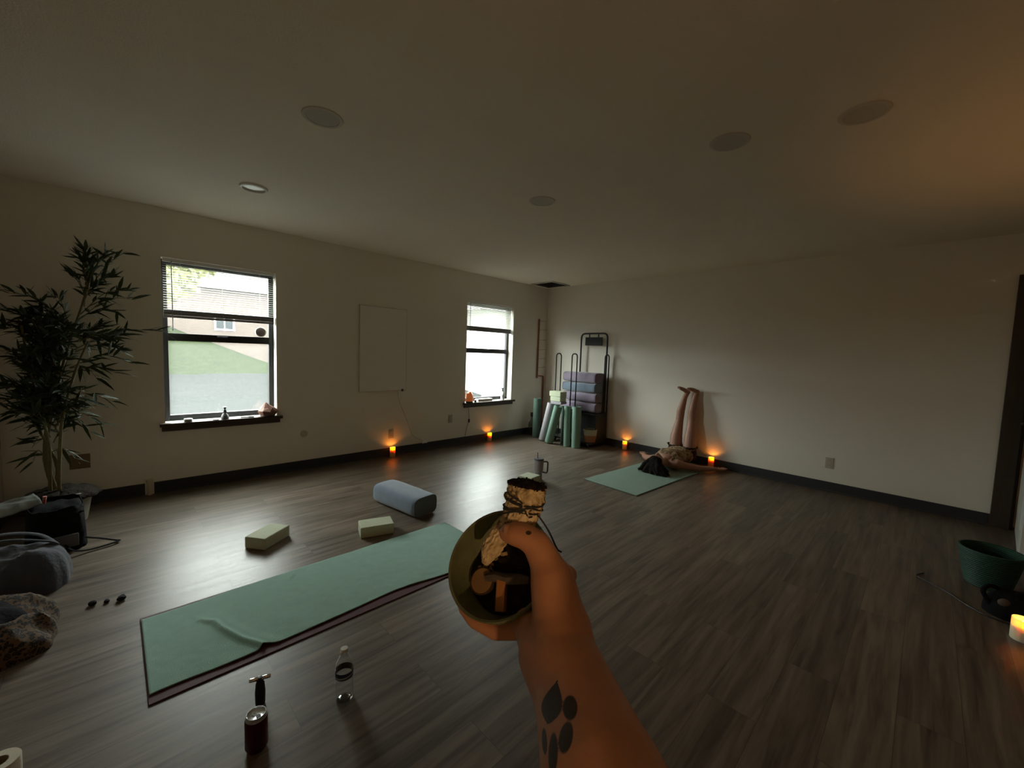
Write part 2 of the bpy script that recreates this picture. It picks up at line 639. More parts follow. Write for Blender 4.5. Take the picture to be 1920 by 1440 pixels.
# ------------------------------------------------------------------ windows
def window(idx, y0, y1, z0, z1, rail_z):
    root = bpy.data.objects.new('window_%d' % idx, None)
    COL.objects.link(root)
    root['kind'] = 'structure'
    root.location = (0, (y0 + y1) / 2, z0)
    w, h, rz = (y1 - y0) / 2, z1 - z0, rail_z - z0
    e = 0.001
    xo, xi = -0.145, -0.10
    mb = MB()                   # outer frame
    f = 0.042
    mb.box((xo, -w + e, 0.0), (xi, -w + f, h - e)).box((xo, w - f, 0.0), (xi, w - e, h - e))
    mb.box((xo, -w + f, 0.0), (xi, w - f, 0.062)).box((xo, -w + f, h - 0.045), (xi, w - f, h - e))
    obj('window_frame', mb, M_BRONZE, root, bevel=0.003)
    mb = MB().box((xo + 0.006, -w + f, rz - 0.034), (xi + 0.012, w - f, rz + 0.034))
    mb.box((xi + 0.012, -0.04, rz + 0.005), (xi + 0.024, 0.04, rz + 0.022))
    obj('meeting_rail', mb, M_BRONZE, root, bevel=0.003)
    obj('upper_pane', MB().box((-0.131, -w + f - 0.004, rz + 0.03), (-0.127, w - f + 0.004, h - 0.04)), M_GLASS, root, smooth=False)
    obj('lower_pane', MB().box((-0.119, -w + f - 0.004, 0.056), (-0.115, w - f + 0.004, rz - 0.03)), M_GLASS_HAZE if idx == 1 else M_GLASS, root, smooth=False)
    mb = MB().box((-0.10, -w + e, -0.001), (0.0, w - e, 0.012))
    obj('sill_liner', mb, M_WHITE, root, bevel=0.002)
    mb = MB().box((0.0005, -w - 0.04, -0.018), (0.062, w + 0.04, 0.012)).box((0.0005, -w - 0.025, -0.062), (0.022, w + 0.025, -0.018))
    obj('window_sill', mb, M_SILL, root, bevel=0.004)
    return root


window(1, *WIN[0], 1.362)
window(2, *WIN[1], 1.347)


M_RAIL = mat('shaded_grey_rail', (0.26, 0.25, 0.26), 0.6, var=0.05)  # grey puts the shade of the backlit rail and stacked slats into the colour


def blind(label, y0, y1, ztop, zbot, tilt, wand_y, m_slat):
    root = thing('window_blind', label, 'blind', (-0.045, (y0 + y1) / 2, ztop))
    w = (y1 - y0) / 2 - 0.012
    obj('head_rail', MB().box((-0.016, -w, -0.03), (0.016, w, -0.001)), M_WHITE, root, bevel=0.003)
    mb = MB()
    n = int((ztop - 0.034 - zbot) / 0.0205)
    for i in range(n):
        z = -0.045 - i * 0.0205
        A = Matrix.Translation((0, 0, z)) @ Matrix.Rotation(R(tilt), 4, 'Y')
        for s in range(3):      # a gently crowned slat of three facets, 0.6 mm thick
            xa, xb = -0.0125 + s * 0.00833, -0.0125 + (s + 1) * 0.00833
            za, zb = 0.0018 * (1 - (xa / 0.0125) ** 2), 0.0018 * (1 - (xb / 0.0125) ** 2)
            vs = [(xa, -w, za), (xb, -w, zb), (xb, w, zb), (xa, w, za), (xa, -w, za + 0.0006), (xb, -w, zb + 0.0006), (xb, w, zb + 0.0006), (xa, w, za + 0.0006)]
            mb.add([A @ Vector(p) for p in vs], [(0, 3, 2, 1), (4, 5, 6, 7), (0, 1, 5, 4), (1, 2, 6, 5), (2, 3, 7, 6), (3, 0, 4, 7)])
    obj('slats', mb, m_slat, root, smooth=False)
    mb = MB()
    zb = zbot - ztop
    for i in range(9):          # slats stacked on the rail
        mb.box((-0.0125, -w, zb + 0.022 + i * 0.0052), (0.0125, w, zb + 0.0262 + i * 0.0052))
    mb.box((-0.013, -w, zb), (0.013, w, zb + 0.02))
    obj('bottom_rail', mb, M_RAIL, root, smooth=False)
    for yy in (-w * 0.72, 0.0, w * 0.72):
        obj('ladder_cord', MB().tube([(0.0135, yy, -0.028), (0.0135, yy, zb + 0.004), (0, yy, zb - 0.001), (-0.0135, yy, zb + 0.004), (-0.0135, yy, -0.028)], 0.0008, n=5), M_WHITE, root)
    mw = mat('clear_wand_plastic', (0.25, 0.25, 0.25), 0.2, var=0.05)
    obj('tilt_wand', MB().tube([(0.02, wand_y - (y0 + y1) / 2, -0.02), (0.024, wand_y - (y0 + y1) / 2, -0.62)], 0.004, n=8), mw, root)
    return root


def slat_material(name, tl):
    m, nt, b = _nt(name)
    N, L = nt.nodes, nt.links
    b.inputs['Base Color'].default_value = (0.82, 0.82, 0.79, 1)
    b.inputs['Roughness'].default_value = 0.4
    t = N.new('ShaderNodeBsdfTranslucent')
    t.inputs[0].default_value = (0.85, 0.85, 0.80, 1)
    mx = N.new('ShaderNodeMixShader')
    mx.inputs[0].default_value = tl
    L.new(b.outputs[0], mx.inputs[1])
    L.new(t.outputs[0], mx.inputs[2])
    L.new(mx.outputs[0], N['Material Output'].inputs['Surface'])
    return m


blind('white mini blind half lowered over the window beside the potted plant', WIN[0][0], WIN[0][1], WIN[0][3], 1.53, 14, -4.93, slat_material('white_slat_vinyl', 0.15))
blind('closed white mini blind half lowered over the window next to the room corner', WIN[1][0], WIN[1][1], WIN[1][3], 1.63, 52, -1.64, slat_material('white_slat_plastic', 0.3))
# ------------------------------------------------------------------ outside the windows
M_ROAD = mat('darkened_asphalt', (0.0185, 0.0195, 0.0195), 0.9, var=0.14, scale=0.6, spec=0.0)  # base colour kept dark to balance the bright sky
M_GRASS = mat('mown_grass', (0.0135, 0.0185, 0.0075), 0.95, spec=0.0, var=0.45, scale=2.5, bump=0.6, bscale=30)
M_BRICK = brick_material('pinkish_brick', (0.052, 0.031, 0.024), (0.066, 0.043, 0.034), (0.08, 0.072, 0.066))
tag(obj('road', MB().box((-21, -45, -0.3), (-T - 0.02, 45, -0.12)), M_ROAD, smooth=False), 'pale grey road surface outside below the windows', 'road', kind='structure')


def bank(u, v):
    y = -40 + 80 * u
    x = -18.5 - 8.5 * v
    hgt = 2.40 - 0.42 * (y + 3)
    hgt = max(0.12, min(3.0, hgt))
    z = -0.14 + hgt * (3 * v * v - 2 * v ** 3) + 0.06 * noise.noise((x * 1.3, y * 1.3, 0))
    return (x, y, z)


g = MB().grid(120, 14, bank)
tag(obj('grass_bank', g, M_GRASS, solid=0.3), 'green grass bank rising beyond the road', 'grass', kind='structure')
hs = thing('brick_house', 'pinkish brick house seen through the left window above the grass bank', 'house', (-27, 2.5, 0.4))
obj('wall', MB().box((-7, -11, -0.6), (0, 11, 4.3)), M_BRICK, hs, smooth=False)
mr = mat('grey_shingle', (0.06, 0.055, 0.055), 0.9, var=0.2, scale=3)
obj('roof', MB().add([(-7.4, -11.4, 4.3), (0.4, -11.4, 4.3), (0.4, 11.4, 4.3), (-7.4, 11.4, 4.3), (-3.5, -11.4, 6.3), (-3.5, 11.4, 6.3)],
    [(0, 3, 2, 1), (1, 2, 5, 4), (3, 0, 4, 5), (0, 1, 4), (2, 3, 5)]), mr, hs, smooth=False)
mdg = mat('dark_house_glass', (0.02, 0.024, 0.028), 0.5, var=0.1, spec=0.1)
for yy in (-9.0, -2.65, 4.2):
    wf = obj('house_window', MB().box((0, yy - 0.55, 1.75), (0.06, yy + 0.55, 1.85)).box((0, yy - 0.55, 2.5), (0.06, yy + 0.55, 2.6)).box((0, yy - 0.55, 1.85), (0.06, yy - 0.45, 2.5)).box((0, yy + 0.45, 1.85), (0.06, yy + 0.55, 2.5)).box((0, yy - 0.03, 1.85), (0.05, yy + 0.03, 2.5)), M_WHITE, hs, smooth=False)
    obj('glass', MB().box((0.005, yy - 0.45, 1.85), (0.02, yy + 0.45, 2.5)), mdg, wf, smooth=False)

random.seed(5)


def tree(loc, hgt, rad, label, leafcol):
    t = thing('street_tree', label, 'tree', loc)
    tr = MB().tube(catmull([(0, 0, 0), (0.05, 0.02, hgt * 0.35), (0.0, -0.05, hgt * 0.6)]), [0.2 - 0.006 * i for i in range(17)], n=10)
    for k in range(5):
        a = k * 1.26
        tr.tube([(0, 0, hgt * (0.35 + 0.04 * k)), (rad * 0.5 * math.cos(a), rad * 0.5 * math.sin(a), hgt * (0.6 + 0.05 * k))], [0.07, 0.03], n=6)
    obj('trunk', tr, mat('tree_bark', (0.10, 0.08, 0.06), 0.95), t)
    lf = MB()
    for k in range(2600):
        while True:
            d = Vector((random.uniform(-1, 1), random.uniform(-1, 1), random.uniform(-1, 1)))
            if 0.3 < d.length < 1:
                break
        c = Vector((d.x * rad, d.y * rad, hgt * 0.68 + d.z * hgt * 0.33))
        M = Matrix.Translation(c) @ Euler((random.uniform(0, 6), random.uniform(0, 6), random.uniform(0, 6))).to_matrix().to_4x4()
        s = random.uniform(0.12, 0.24)
        lf.add([M @ Vector(p) for p in ((0, -s, 0), (s * 0.5, 0, 0.02), (0, s, 0), (-s * 0.5, 0, 0.02))], [(0, 1, 2, 3)])
    obj('foliage', lf, mat('pale_green_leaf', leafcol, 0.7, var=0.4, scale=2), t, smooth=False)


tree((-17.5, -4.9, -0.1), 7.6, 3.0, 'leafy tree across the road at the upper left of the left window', (0.11, 0.115, 0.03))

bl = thing('pale_building', 'pale building seen through the window next to the room corner', 'building', (-11, 9.5, -0.12))
ms = mat('white_siding', (0.34, 0.34, 0.33), 0.7, var=0.04, scale=3)
obj('wall', MB().box((-4, -5, 0), (4, 1, 3.0)), ms, bl, smooth=False)
obj('roof', MB().add([(-4.3, -5.3, 3.0), (4.3, -5.3, 3.0), (4.3, 1.3, 3.0), (-4.3, 1.3, 3.0), (-4.3, -2, 4.2), (4.3, -2, 4.2)],
    [(0, 3, 2, 1), (0, 1, 5, 4), (2, 3, 4, 5), (1, 2, 5), (3, 0, 4)]), mat('pale_roof', (0.55, 0.56, 0.56), 0.8), bl, smooth=False)
fe = thing('white_fence', 'white panel fence outside the window next to the room corner', 'fence', (-5.5, 3.3, -0.12), R(-20))
mb = MB()
for i in range(30):
    mb.box((-2.6 + i * 0.18, -0.012, 0.06), (-2.6 + i * 0.18 + 0.17, 0.012, 1.25))
obj('panel', mb, ms, fe, smooth=False)
obj('rail', MB().box((-2.65, -0.03, 1.2), (2.85, 0.03, 1.28)).box((-2.65, -0.03, 0.2), (2.85, 0.03, 0.28)), ms, fe, smooth=False)
for xx in (-2.7, 0.1, 2.85):
    obj('post', MB().box((xx - 0.06, -0.06, 0), (xx + 0.06, 0.06, 1.4)), ms, fe, smooth=False)

# ------------------------------------------------------------------ ceiling and wall fittings
def ceil_disc(x, y, r, ring, face, label, cat, grp=None, drop=0.008):
    t = thing('ceiling_downlight', label, cat, (x, y, H), group=grp)
    obj('trim_ring', MB().lathe([(r * 0.78, -0.0005), (r * 0.8, -drop), (r * 0.97, -drop * 0.8), (r, -0.0005)], 40), ring, t)
    obj('lens', MB().lathe([(0, -0.004), (r * 0.78, -0.004), (r * 0.79, -0.0005), (0, -0.0005)], 40), face, t)
    return t


m_lens = mat('frosted_lens', (0.85, 0.86, 0.85), 0.30, metal=0.55, var=0.02, spec=1.0)
t = ceil_disc(1.145, -4.56, 0.088, M_WHITE, m_lens, 'round white ceiling downlight nearest the window beside the potted plant', 'ceiling light', drop=0.016)
m_ring2 = mat('dull_ceiling_ring', (0.62, 0.585, 0.51), 0.8, var=0.05)
m_lens2 = mat('dull_unlit_lens', (0.56, 0.53, 0.475), 0.8, var=0.05)
for (x, y, lb) in ((2.445, -4.547, 'unlit round downlight on the ceiling near the photo\'s top, left of centre'),
                   (3.81, -3.024, 'unlit round downlight on the ceiling above the middle of the long bare wall'),
                   (4.324, -2.896, 'unlit round downlight on the ceiling furthest to the right'),
                   (2.542, -3.035, 'faint unlit round downlight on the ceiling above the lying person')):
    ceil_disc(x, y, 0.095, m_ring2, m_lens2, lb, 'ceiling light', 'unlit ceiling downlights', drop=0.006)

v = thing('air_vent', 'dark slatted air vent on the ceiling above the room corner', 'vent', (0.30, -0.30, H), R(0))
mv = mat('vent_grey', (0.16, 0.15, 0.14), 0.6)
obj('frame', MB().box((-0.22, -0.22, -0.012), (-0.19, 0.22, 0)).box((0.19, -0.22, -0.012), (0.22, 0.22, 0)).box((-0.19, -0.22, -0.012), (0.19, -0.19, 0)).box((-0.19, 0.19, -0.012), (0.19, 0.22, 0)), mat('vent_frame_paint', (0.5, 0.48, 0.44), 0.6), v, smooth=False)
obj('backing', MB().box((-0.19, -0.19, -0.003), (0.19, 0.19, -0.0005)), M_BLACK, v, smooth=False)
for k in range(9):
    a = Matrix.Translation((0, -0.168 + k * 0.042, -0.008)) @ Matrix.Rotation(R(28), 4, 'X')
    obj('slat', MB().box((-0.19, -0.016, -0.001), (0.19, 0.016, 0.001), a), mv, v, smooth=False)


def outlet(loc, rotz, label, m, w=0.07, h=0.115, slots=True):
    t = thing('wall_outlet', label, 'outlet', loc, rotz)
    obj('cover_plate', MB().box((-w / 2, -0.006, -h / 2), (w / 2, 0, h / 2)), m, t, bevel=0.003)
    if slots:
        for dz in (-0.027, 0.027):
            s = obj('socket', MB().lathe([(0, 0), (0.016, 0), (0.0165, 0.003), (0, 0.003)], 20, (0, -0.006, dz), Matrix.Rotation(R(90), 4, 'X')), m, t)
            mm = MB().box((-0.008, -0.0098, dz + 0.0), (-0.006, -0.009, dz + 0.009)).box((0.006, -0.0098, dz + 0.0), (0.008, -0.009, dz + 0.009))
            obj('slot', mm, M_BLACK, s, smooth=False)
    return t


m_ivory = mat('ivory_plate', (0.50, 0.46, 0.37), 0.45, var=0.03)
m_tan = mat('brown_plate', (0.20, 0.14, 0.07), 0.5, var=0.08)
outlet((0, -2.863, 0.275), R(90), 'pale wall outlet just above the lit candle below the flat wall panel', m_ivory)
outlet((0, -1.969, 0.386), R(90), 'pale wall outlet between the wall panel and the far left-hand window sill', m_ivory)
outlet((0, -5.519, 0.355), R(90), 'brown double wall outlet beside the plant stems', m_tan, w=0.115)
outlet((3.962, 0, 0.30), 0, 'pale wall outlet low on the long bare wall right of the person', m_ivory, slots=True)
k = thing('wall_cover', 'small faint round cover on the wall right of the large left window', 'wall cover', (0, -3.872, 0.39))
obj('cap', MB().lathe([(0, 0.006), (0.03, 0.006), (0.038, 0), (0, 0)], 24, (0, 0, 0), Matrix.Rotation(R(90), 4, 'Y')), mat('greyed_paint', (0.55, 0.52, 0.45), 0.7), k)

# flat white wall panel with a cord
pnl = thing('wall_panel', 'tall flat white panel hung on the wall between the two windows', 'wall panel', (0, -2.98, 1.315))
obj('panel', MB().box((0.006, -0.297, -0.497), (0.028, 0.297, 0.497)), mat('white_panel_paint', (0.80, 0.77, 0.70), 0.6, var=0.02), pnl, bevel=0.004)
obj('edge_frame', MB().box((0.0005, -0.302, -0.502), (0.024, 0.302, -0.494)).box((0.0005, -0.302, 0.494), (0.024, 0.302, 0.502)).box((0.0005, -0.302, -0.494), (0.024, -0.294, 0.494)).box((0.0005, 0.294, -0.494), (0.024, 0.302, 0.494)), mat('grey_panel_edge', (0.55, 0.52, 0.46), 0.6), pnl, smooth=False)
obj('clip', MB().box((0.024, 0.235, -0.512), (0.036, 0.262, -0.482)), mat('dark_clip', (0.08, 0.07, 0.06), 0.5), pnl, bevel=0.003)
m_cord = mat('pale_cord', (0.50, 0.46, 0.38), 0.6)
cd = thing('power_cord', 'thin pale cord hanging from the wall panel down to the baseboard', 'cord', (0, -2.78, 0.8))
obj('cord', MB().tube(catmull([(0.008, 0.0, 0.01), (0.008, 0.02, -0.12), (0.007, 0.10, -0.30), (0.007, 0.17, -0.47), (0.008, 0.22, -0.58), (0.01, 0.36, -0.665)]), 0.003, n=6), m_cord, cd)
obj('plug', MB().box((0.006, 0.35, -0.70), (0.028, 0.43, -0.675)), M_WHITE, cd, bevel=0.003)
cd = thing('lamp_cord', 'thin brown cord dangling below the sill of the window next to the corner', 'cord', (0, -1.66, 0.52))
obj('cord', MB().tube(catmull([(0.025, -0.01, 0.0), (0.012, 0.01, -0.08), (0.008, 0.02, -0.17), (0.008, -0.01, -0.27), (0.007, -0.035, -0.36), (0.012, -0.05, -0.43)]), 0.0028, n=6), mat('brown_cord', (0.10, 0.05, 0.03), 0.6), cd)
obj('inline_switch', MB().box((0.004, 0.005, -0.215), (0.02, 0.028, -0.165)), M_BLACK, cd, bevel=0.003)

# copper pipe near the corner, with wire rungs
cp = thing('copper_pipe', 'thin reddish brown pipe running down the wall beside the room corner', 'pipe', (0, 0, 0))
m_cop = mat('reddish_copper', (0.30, 0.115, 0.07), 0.5, metal=0.3, var=0.2)
obj('upper_run', MB().tube([(0.018, -0.215, 1.91), (0.018, -0.215, 0.93)], 0.013, n=12), m_cop, cp)
obj('elbow', MB().tube(arc_path([(0.018, -0.215, 0.99), (0.018, -0.215, 0.965), (0.018, -0.06, 0.955), (0.018, -0.06, 0.90)], 0.02), 0.011, n=12), m_cop, cp)
obj('lower_run', MB().tube([(0.018, -0.06, 0.95), (0.018, -0.06, 0.105)], 0.015, n=12), m_cop, cp)
m_rung = mat('thin_dark_wire', (0.16, 0.13, 0.10), 0.6)
for z in (1.88, 1.73, 1.56, 1.40, 1.25, 1.10):
    obj('rung', MB().tube([(0.018, -0.215, z), (0.016, -0.02, z + 0.012)], 0.0022, n=6), m_rung, cp)

st = thing('pipe_stub', 'short pale pipe stub breaking the black baseboard under the left window', 'pipe stub', (0.016, -5.115, 0))
obj('pipe', MB().lathe([(0, 0), (0.016, 0), (0.016, 0.108), (0.024, 0.11), (0.024, 0.135), (0, 0.137)], 20), mat('yellowed_pipe', (0.62, 0.56, 0.42), 0.6), st)


# ------------------------------------------------------------------ candles (flameless wax pillars, lit)
M_WAX = mat('amber_wax', (0.90, 0.62, 0.30), 0.5, var=0.05, sss=1.0, sssr=(0.03, 0.012, 0.004))
M_WAXW = mat('cream_wax', (0.90, 0.78, 0.58), 0.5, var=0.04, sss=1.0, sssr=(0.03, 0.015, 0.006))
M_FLAME = mat('amber_flame', (1, 0.5, 0.1), 0.5, var=0, emit=(1.0, 0.42, 0.06), estr=14)


def candle(loc, label, r=0.033, h=0.115, power=0.5, wax=None, up=0.0):
    t = thing('pillar_candle', label, 'candle', loc, group='lit pillar candles')
    wl = 0.004
    d = 0.034
    prof = [(0, 0), (r * 0.96, 0), (r, 0.003), (r, h * 0.5), (r * 0.99, h), (r * 0.93, h + 0.001), (r - wl, h - 0.004), (r - wl * 1.1, h - d), (0, h - d)]
    obj('wax_body', MB().lathe(prof, 28), wax or M_WAX, t)
    obj('wick_flame', MB().lathe([(0, h - d), (0.0022, h - d), (0.0022, h - d + 0.008), (0.0055, h - d + 0.013), (0.0045, h - d + 0.02), (0, h - d + 0.028)], 12), M_FLAME, t)
    ld = bpy.data.lights.new('candle_glow', 'POINT')
    ld.energy = power
    ld.color = (1.0, 0.38, 0.055)
    ld.shadow_soft_size = 0.006
    lo = bpy.data.objects.new('candle_glow', ld)
    COL.objects.link(lo)
    lo.parent = t
    lo.location = (0.008, 0.0, h - d + 0.016)
    if up:                      # added spot that throws the warm glow on the ceiling
        ls = bpy.data.lights.new('ceiling_glow_spot', 'SPOT')
        ls.energy = up
        ls.color = (1.0, 0.48, 0.14)
        ls.spot_size = R(86)
        ls.spot_blend = 1.0
        ls.shadow_soft_size = 0.012
        l2 = bpy.data.objects.new('ceiling_glow_spot', ls)
        COL.objects.link(l2)
        l2.parent = t
        l2.location = (0, 0, h + 0.004)
        l2.rotation_euler = (R(180), R(12), 0)
    return t


candle((0.052, -2.865, 0), 'lit orange candle on the floor below the flat white wall panel', power=0.30)
candle((0.055, -1.275, 0), 'lit orange candle on the floor under the window next to the corner', power=0.26)
candle((1.622, -0.052, 0), 'lit orange candle on the floor between the black rack and the person', power=0.28)
candle((2.818, -0.058, 0), 'lit orange candle by the wall behind the person\'s outstretched hand', power=0.34, h=0.13)
candle((5.035, -2.143, 0), 'lit pale candle on the floor at the right edge of the photo', r=0.04, h=0.105, power=0.18, wax=M_WAXW, up=11)

# unseen tea light and stand, added to throw warm light on the forearm
sd_ = thing('added_light_stand', 'unseen dark wooden stand added beside the photographer to hold the light', 'stand', (5.25, -5.62, 0))
obj('top', MB().lathe([(0, 1.03), (0.13, 1.03), (0.135, 1.035), (0.135, 1.05), (0, 1.05)], 32), M_SILL, sd_)
for k in range(3):
    a = 2 * PI * k / 3
    obj('leg', MB().tube([(0.15 * math.cos(a), 0.15 * math.sin(a), 0), (0.07 * math.cos(a), 0.07 * math.sin(a), 1.032)], [0.012, 0.016], n=10), M_SILL, sd_)
tl_ = thing('added_tea_light', 'unseen tea light added on the tall stand to light the forearm', 'candle', (5.25, -5.62, 1.0505))
obj('cup', MB().lathe([(0, 0), (0.019, 0), (0.0195, 0.015), (0.0185, 0.015), (0.018, 0.002), (0, 0.002)], 28), M_STEEL, tl_)
obj('wax', MB().lathe([(0, 0.0025), (0.0178, 0.0025), (0.0178, 0.011), (0, 0.011)], 28), M_WAXW, tl_)
obj('flame', MB().lathe([(0, 0.0115), (0.003, 0.014), (0.0045, 0.019), (0.003, 0.027), (0, 0.036)], 14), M_FLAME, tl_)
ld = bpy.data.lights.new('added_forearm_glow', 'POINT')
ld.energy = 4.6
ld.color = (1.0, 0.53, 0.21)
ld.shadow_soft_size = 0.012
lo = bpy.data.objects.new('added_forearm_glow', ld)
COL.objects.link(lo)
lo.parent = tl_
lo.location = (0, 0, 0.05)
# ------------------------------------------------------------------ small things on the two sills (sill top z = z0 + 0.012)
SZ = WIN[0][2] + 0.0125
t = thing('round_tin', 'small round tin on the left window sill, left of the grey figurine', 'tin', (0.025, -4.845, SZ))
obj('tin_body', MB().lathe([(0, 0), (0.03, 0), (0.031, 0.016), (0, 0.016)], 28), mat('grey_tin', (0.20, 0.18, 0.17), 0.4, metal=0.6), t)
obj('lid', MB().lathe([(0, 0.016), (0.032, 0.016), (0.032, 0.026), (0.030, 0.028), (0, 0.028)], 28), mat('pale_tin', (0.52, 0.50, 0.48), 0.35, metal=0.4), t)
t = thing('figurine', 'small dark figurine standing on the left window sill', 'figurine', (0.022, -4.572, SZ))
m = mat('dark_stoneware', (0.05, 0.055, 0.065), 0.45, var=0.2)
obj('robe', MB().lathe([(0, 0), (0.032, 0), (0.033, 0.012), (0.027, 0.035), (0.016, 0.052), (0.011, 0.062), (0, 0.062)], 24), mat('grey_stoneware', (0.14, 0.14, 0.14), 0.5), t)
obj('torso', MB().lathe([(0, 0.06), (0.012, 0.06), (0.013, 0.075), (0.009, 0.092), (0, 0.094)], 18), m, t)
obj('head', MB().ellipsoid((0, 0, 0.104), (0.010, 0.010, 0.012)).lathe([(0.006, 0.112), (0.017, 0.110), (0.017, 0.113), (0.005, 0.118), (0, 0.12)], 18), m, t)
obj('arm', MB().tube([(0, -0.022, 0.062), (0, -0.010, 0.068), (0, 0.010, 0.068), (0, 0.022, 0.062)], 0.004, n=8), m, t)
t = thing('white_dish', 'tiny flat white dish on the left window sill touching the figurine', 'dish', (0.03, -4.645, SZ))
obj('dish', MB().lathe([(0, 0), (0.02, 0), (0.026, 0.008), (0.024, 0.008), (0.018, 0.003), (0, 0.003)], 24), M_WHITE, t)
t = thing('pen', 'thin pen lying on the left window sill by the pink crystal lamp', 'pen', (0.035, -4.395, SZ + 0.0055), R(86))
obj('barrel', MB().tube([(-0.055, 0, 0), (0.045, 0, 0)], 0.0055, n=10), mat('pale_pen', (0.45, 0.42, 0.38), 0.4), t)
obj('cap', MB().tube([(0.012, 0, 0), (0.055, 0, 0)], [0.0062, 0.0058], n=10), M_BLACK, t)


def crystal(mb, prof, seed, n=9):
    random.seed(seed)
    vs, fs, rows = [], [], []
    for (r, z, ox) in prof:
        row = []
        for k in range(n):
            a = 2 * PI * k / n
            rr = r * random.uniform(0.86, 1.14)
            row.append(len(vs))
            vs.append((0.8 * rr * math.cos(a), ox + rr * math.sin(a), z + random.uniform(-0.004, 0.004) * (1 if z > 0.001 else 0)))
        rows.append(row)
    for A, B in zip(rows, rows[1:]):
        for k in range(n):
            fs.append((A[k], A[(k + 1) % n], B[(k + 1) % n], B[k]))
    fs.append(tuple(reversed(rows[0])))
    fs.append(tuple(rows[-1]))
    return mb.add(vs, fs)


M_SALT = mat('pink_salt_crystal', (0.22, 0.10, 0.068), 0.6, var=0.25, scale=22, sss=0.15, sssr=(0.02, 0.008, 0.005))
t = thing('salt_crystal', 'pink pointed salt crystal on the right end of the left window sill', 'salt crystal', (0.008, -4.215, SZ))
obj('crystal', crystal(MB(), [(0.060, 0.0, 0), (0.083, 0.035, 0), (0.086, 0.05, 0.004), (0.055, 0.085, -0.004), (0.024, 0.118, -0.012), (0.006, 0.132, -0.014)], 3), M_SALT, t, smooth=False)
obj('wooden_base', MB().lathe([(0, 0), (0.062, 0), (0.066, 0.006), (0.064, 0.014), (0, 0.014)], 28), M_SILL, t)

SZ2 = WIN[1][2] + 0.0125
t = thing('salt_lamp', 'orange rounded salt lamp on the sill of the window next to the corner', 'lamp', (0.02, -1.655, SZ2))
obj('crystal', crystal(MB(), [(0.055, 0.016, 0), (0.062, 0.05, 0), (0.055, 0.10, 0.002), (0.044, 0.135, 0), (0.020, 0.155, 0)], 8, 14), mat('orange_salt', (0.62, 0.20, 0.08), 0.45, var=0.2, scale=25, emit=(0.9, 0.22, 0.06), estr=0.12), t)
obj('lamp_base', MB().lathe([(0, 0), (0.052, 0), (0.056, 0.007), (0.053, 0.017), (0, 0.017)], 28), M_SILL, t)
t = thing('small_jar', 'tiny dark jar on the far sill right of the orange lamp', 'jar', (0.03, -1.55, SZ2))
obj('jar_body', MB().lathe([(0, 0), (0.016, 0), (0.017, 0.005), (0.017, 0.026), (0, 0.026)], 20), M_BLACK, t)
obj('lid', MB().lathe([(0, 0.026), (0.0175, 0.026), (0.0175, 0.036), (0, 0.037)], 20), M_STEEL, t)
t = thing('white_box', 'low white paper box lying on the far sill between jar and spray bottle', 'box', (-0.035, -1.31, SZ2))
obj('box_body', MB().box((-0.035, -0.16, 0), (0.035, 0.12, 0.032)), M_WHITE, t, bevel=0.002)
obj('lid', MB().box((-0.037, -0.162, 0.0225), (0.037, 0.122, 0.035)), M_WHITE, t, bevel=0.002)
t = thing('spray_bottle', 'white spray bottle with a black top on the far window sill', 'bottle', (-0.03, -0.955, SZ2))
obj('bottle_body', MB().lathe([(0, 0), (0.027, 0), (0.029, 0.004), (0.029, 0.10), (0.024, 0.118), (0.012, 0.126), (0.012, 0.132), (0, 0.132)], 24), M_WHITE, t)
obj('label_band', MB().lathe([(0.0292, 0.03), (0.0296, 0.031), (0.0296, 0.075), (0.0292, 0.076)], 24), mat('grey_print', (0.35, 0.34, 0.33), 0.6), t)
obj('spray_head', MB().lathe([(0, 0.13), (0.014, 0.13), (0.014, 0.152), (0.009, 0.154), (0.009, 0.168), (0, 0.17)], 18).box((-0.006, -0.026, 0.166), (0.006, 0.014, 0.182)), M_BLACK, t)

# round thing stuck on the upper pane of the left window
t = thing('round_disc', 'round brown disc stuck on the right of the left window glass', 'disc', (-0.1265, -4.238, 1.448))
obj('disc', MB().lathe([(0, 0.012), (0.034, 0.012), (0.042, 0.007), (0.044, 0.0), (0, 0.0)], 28, (0, 0, 0), Matrix.Rotation(R(90), 4, 'Y')), mat('brown_disc', (0.12, 0.085, 0.07), 0.6, var=0.3, scale=40), t)
obj('rim', MB().lathe([(0.043, 0.0), (0.049, 0.001), (0.047, 0.008), (0.042, 0.008)], 28, (0, 0, 0), Matrix.Rotation(R(90), 4, 'Y'), close=True), M_WHITE, t)
# ------------------------------------------------------------------ yoga props on the open floor
M_BURG = mat('burgundy_rubber', (0.075, 0.012, 0.018), 0.7, var=0.15, scale=30, bump=0.1)
M_MINT = mat('mint_towel', (0.30, 0.50, 0.42), 0.95, var=0.10, scale=26, bump=0.35, bscale=420, sheen=0.2)
M_SAGE = mat('sage_green_mat', (0.20, 0.33, 0.265), 0.85, var=0.08, scale=30, bump=0.15, bscale=300)
M_SAGED = mat('dark_green_mat', (0.075, 0.125, 0.10), 0.85, var=0.10, scale=30, bump=0.15, bscale=300)
M_GREYMAT = mat('lavender_grey_mat', (0.40, 0.38, 0.42), 0.85, var=0.06, scale=30, bump=0.15, bscale=300)

x0, x1, ya, yb = 2.092, 2.737, -5.255, -3.512
m = obj('yoga_mat', MB().box((x0, ya, 0.0003), (x1, yb, 0.0055)), M_BURG, bevel=0.002)
tag(m, 'burgundy yoga mat on the floor under the mint towel', 'yoga mat')


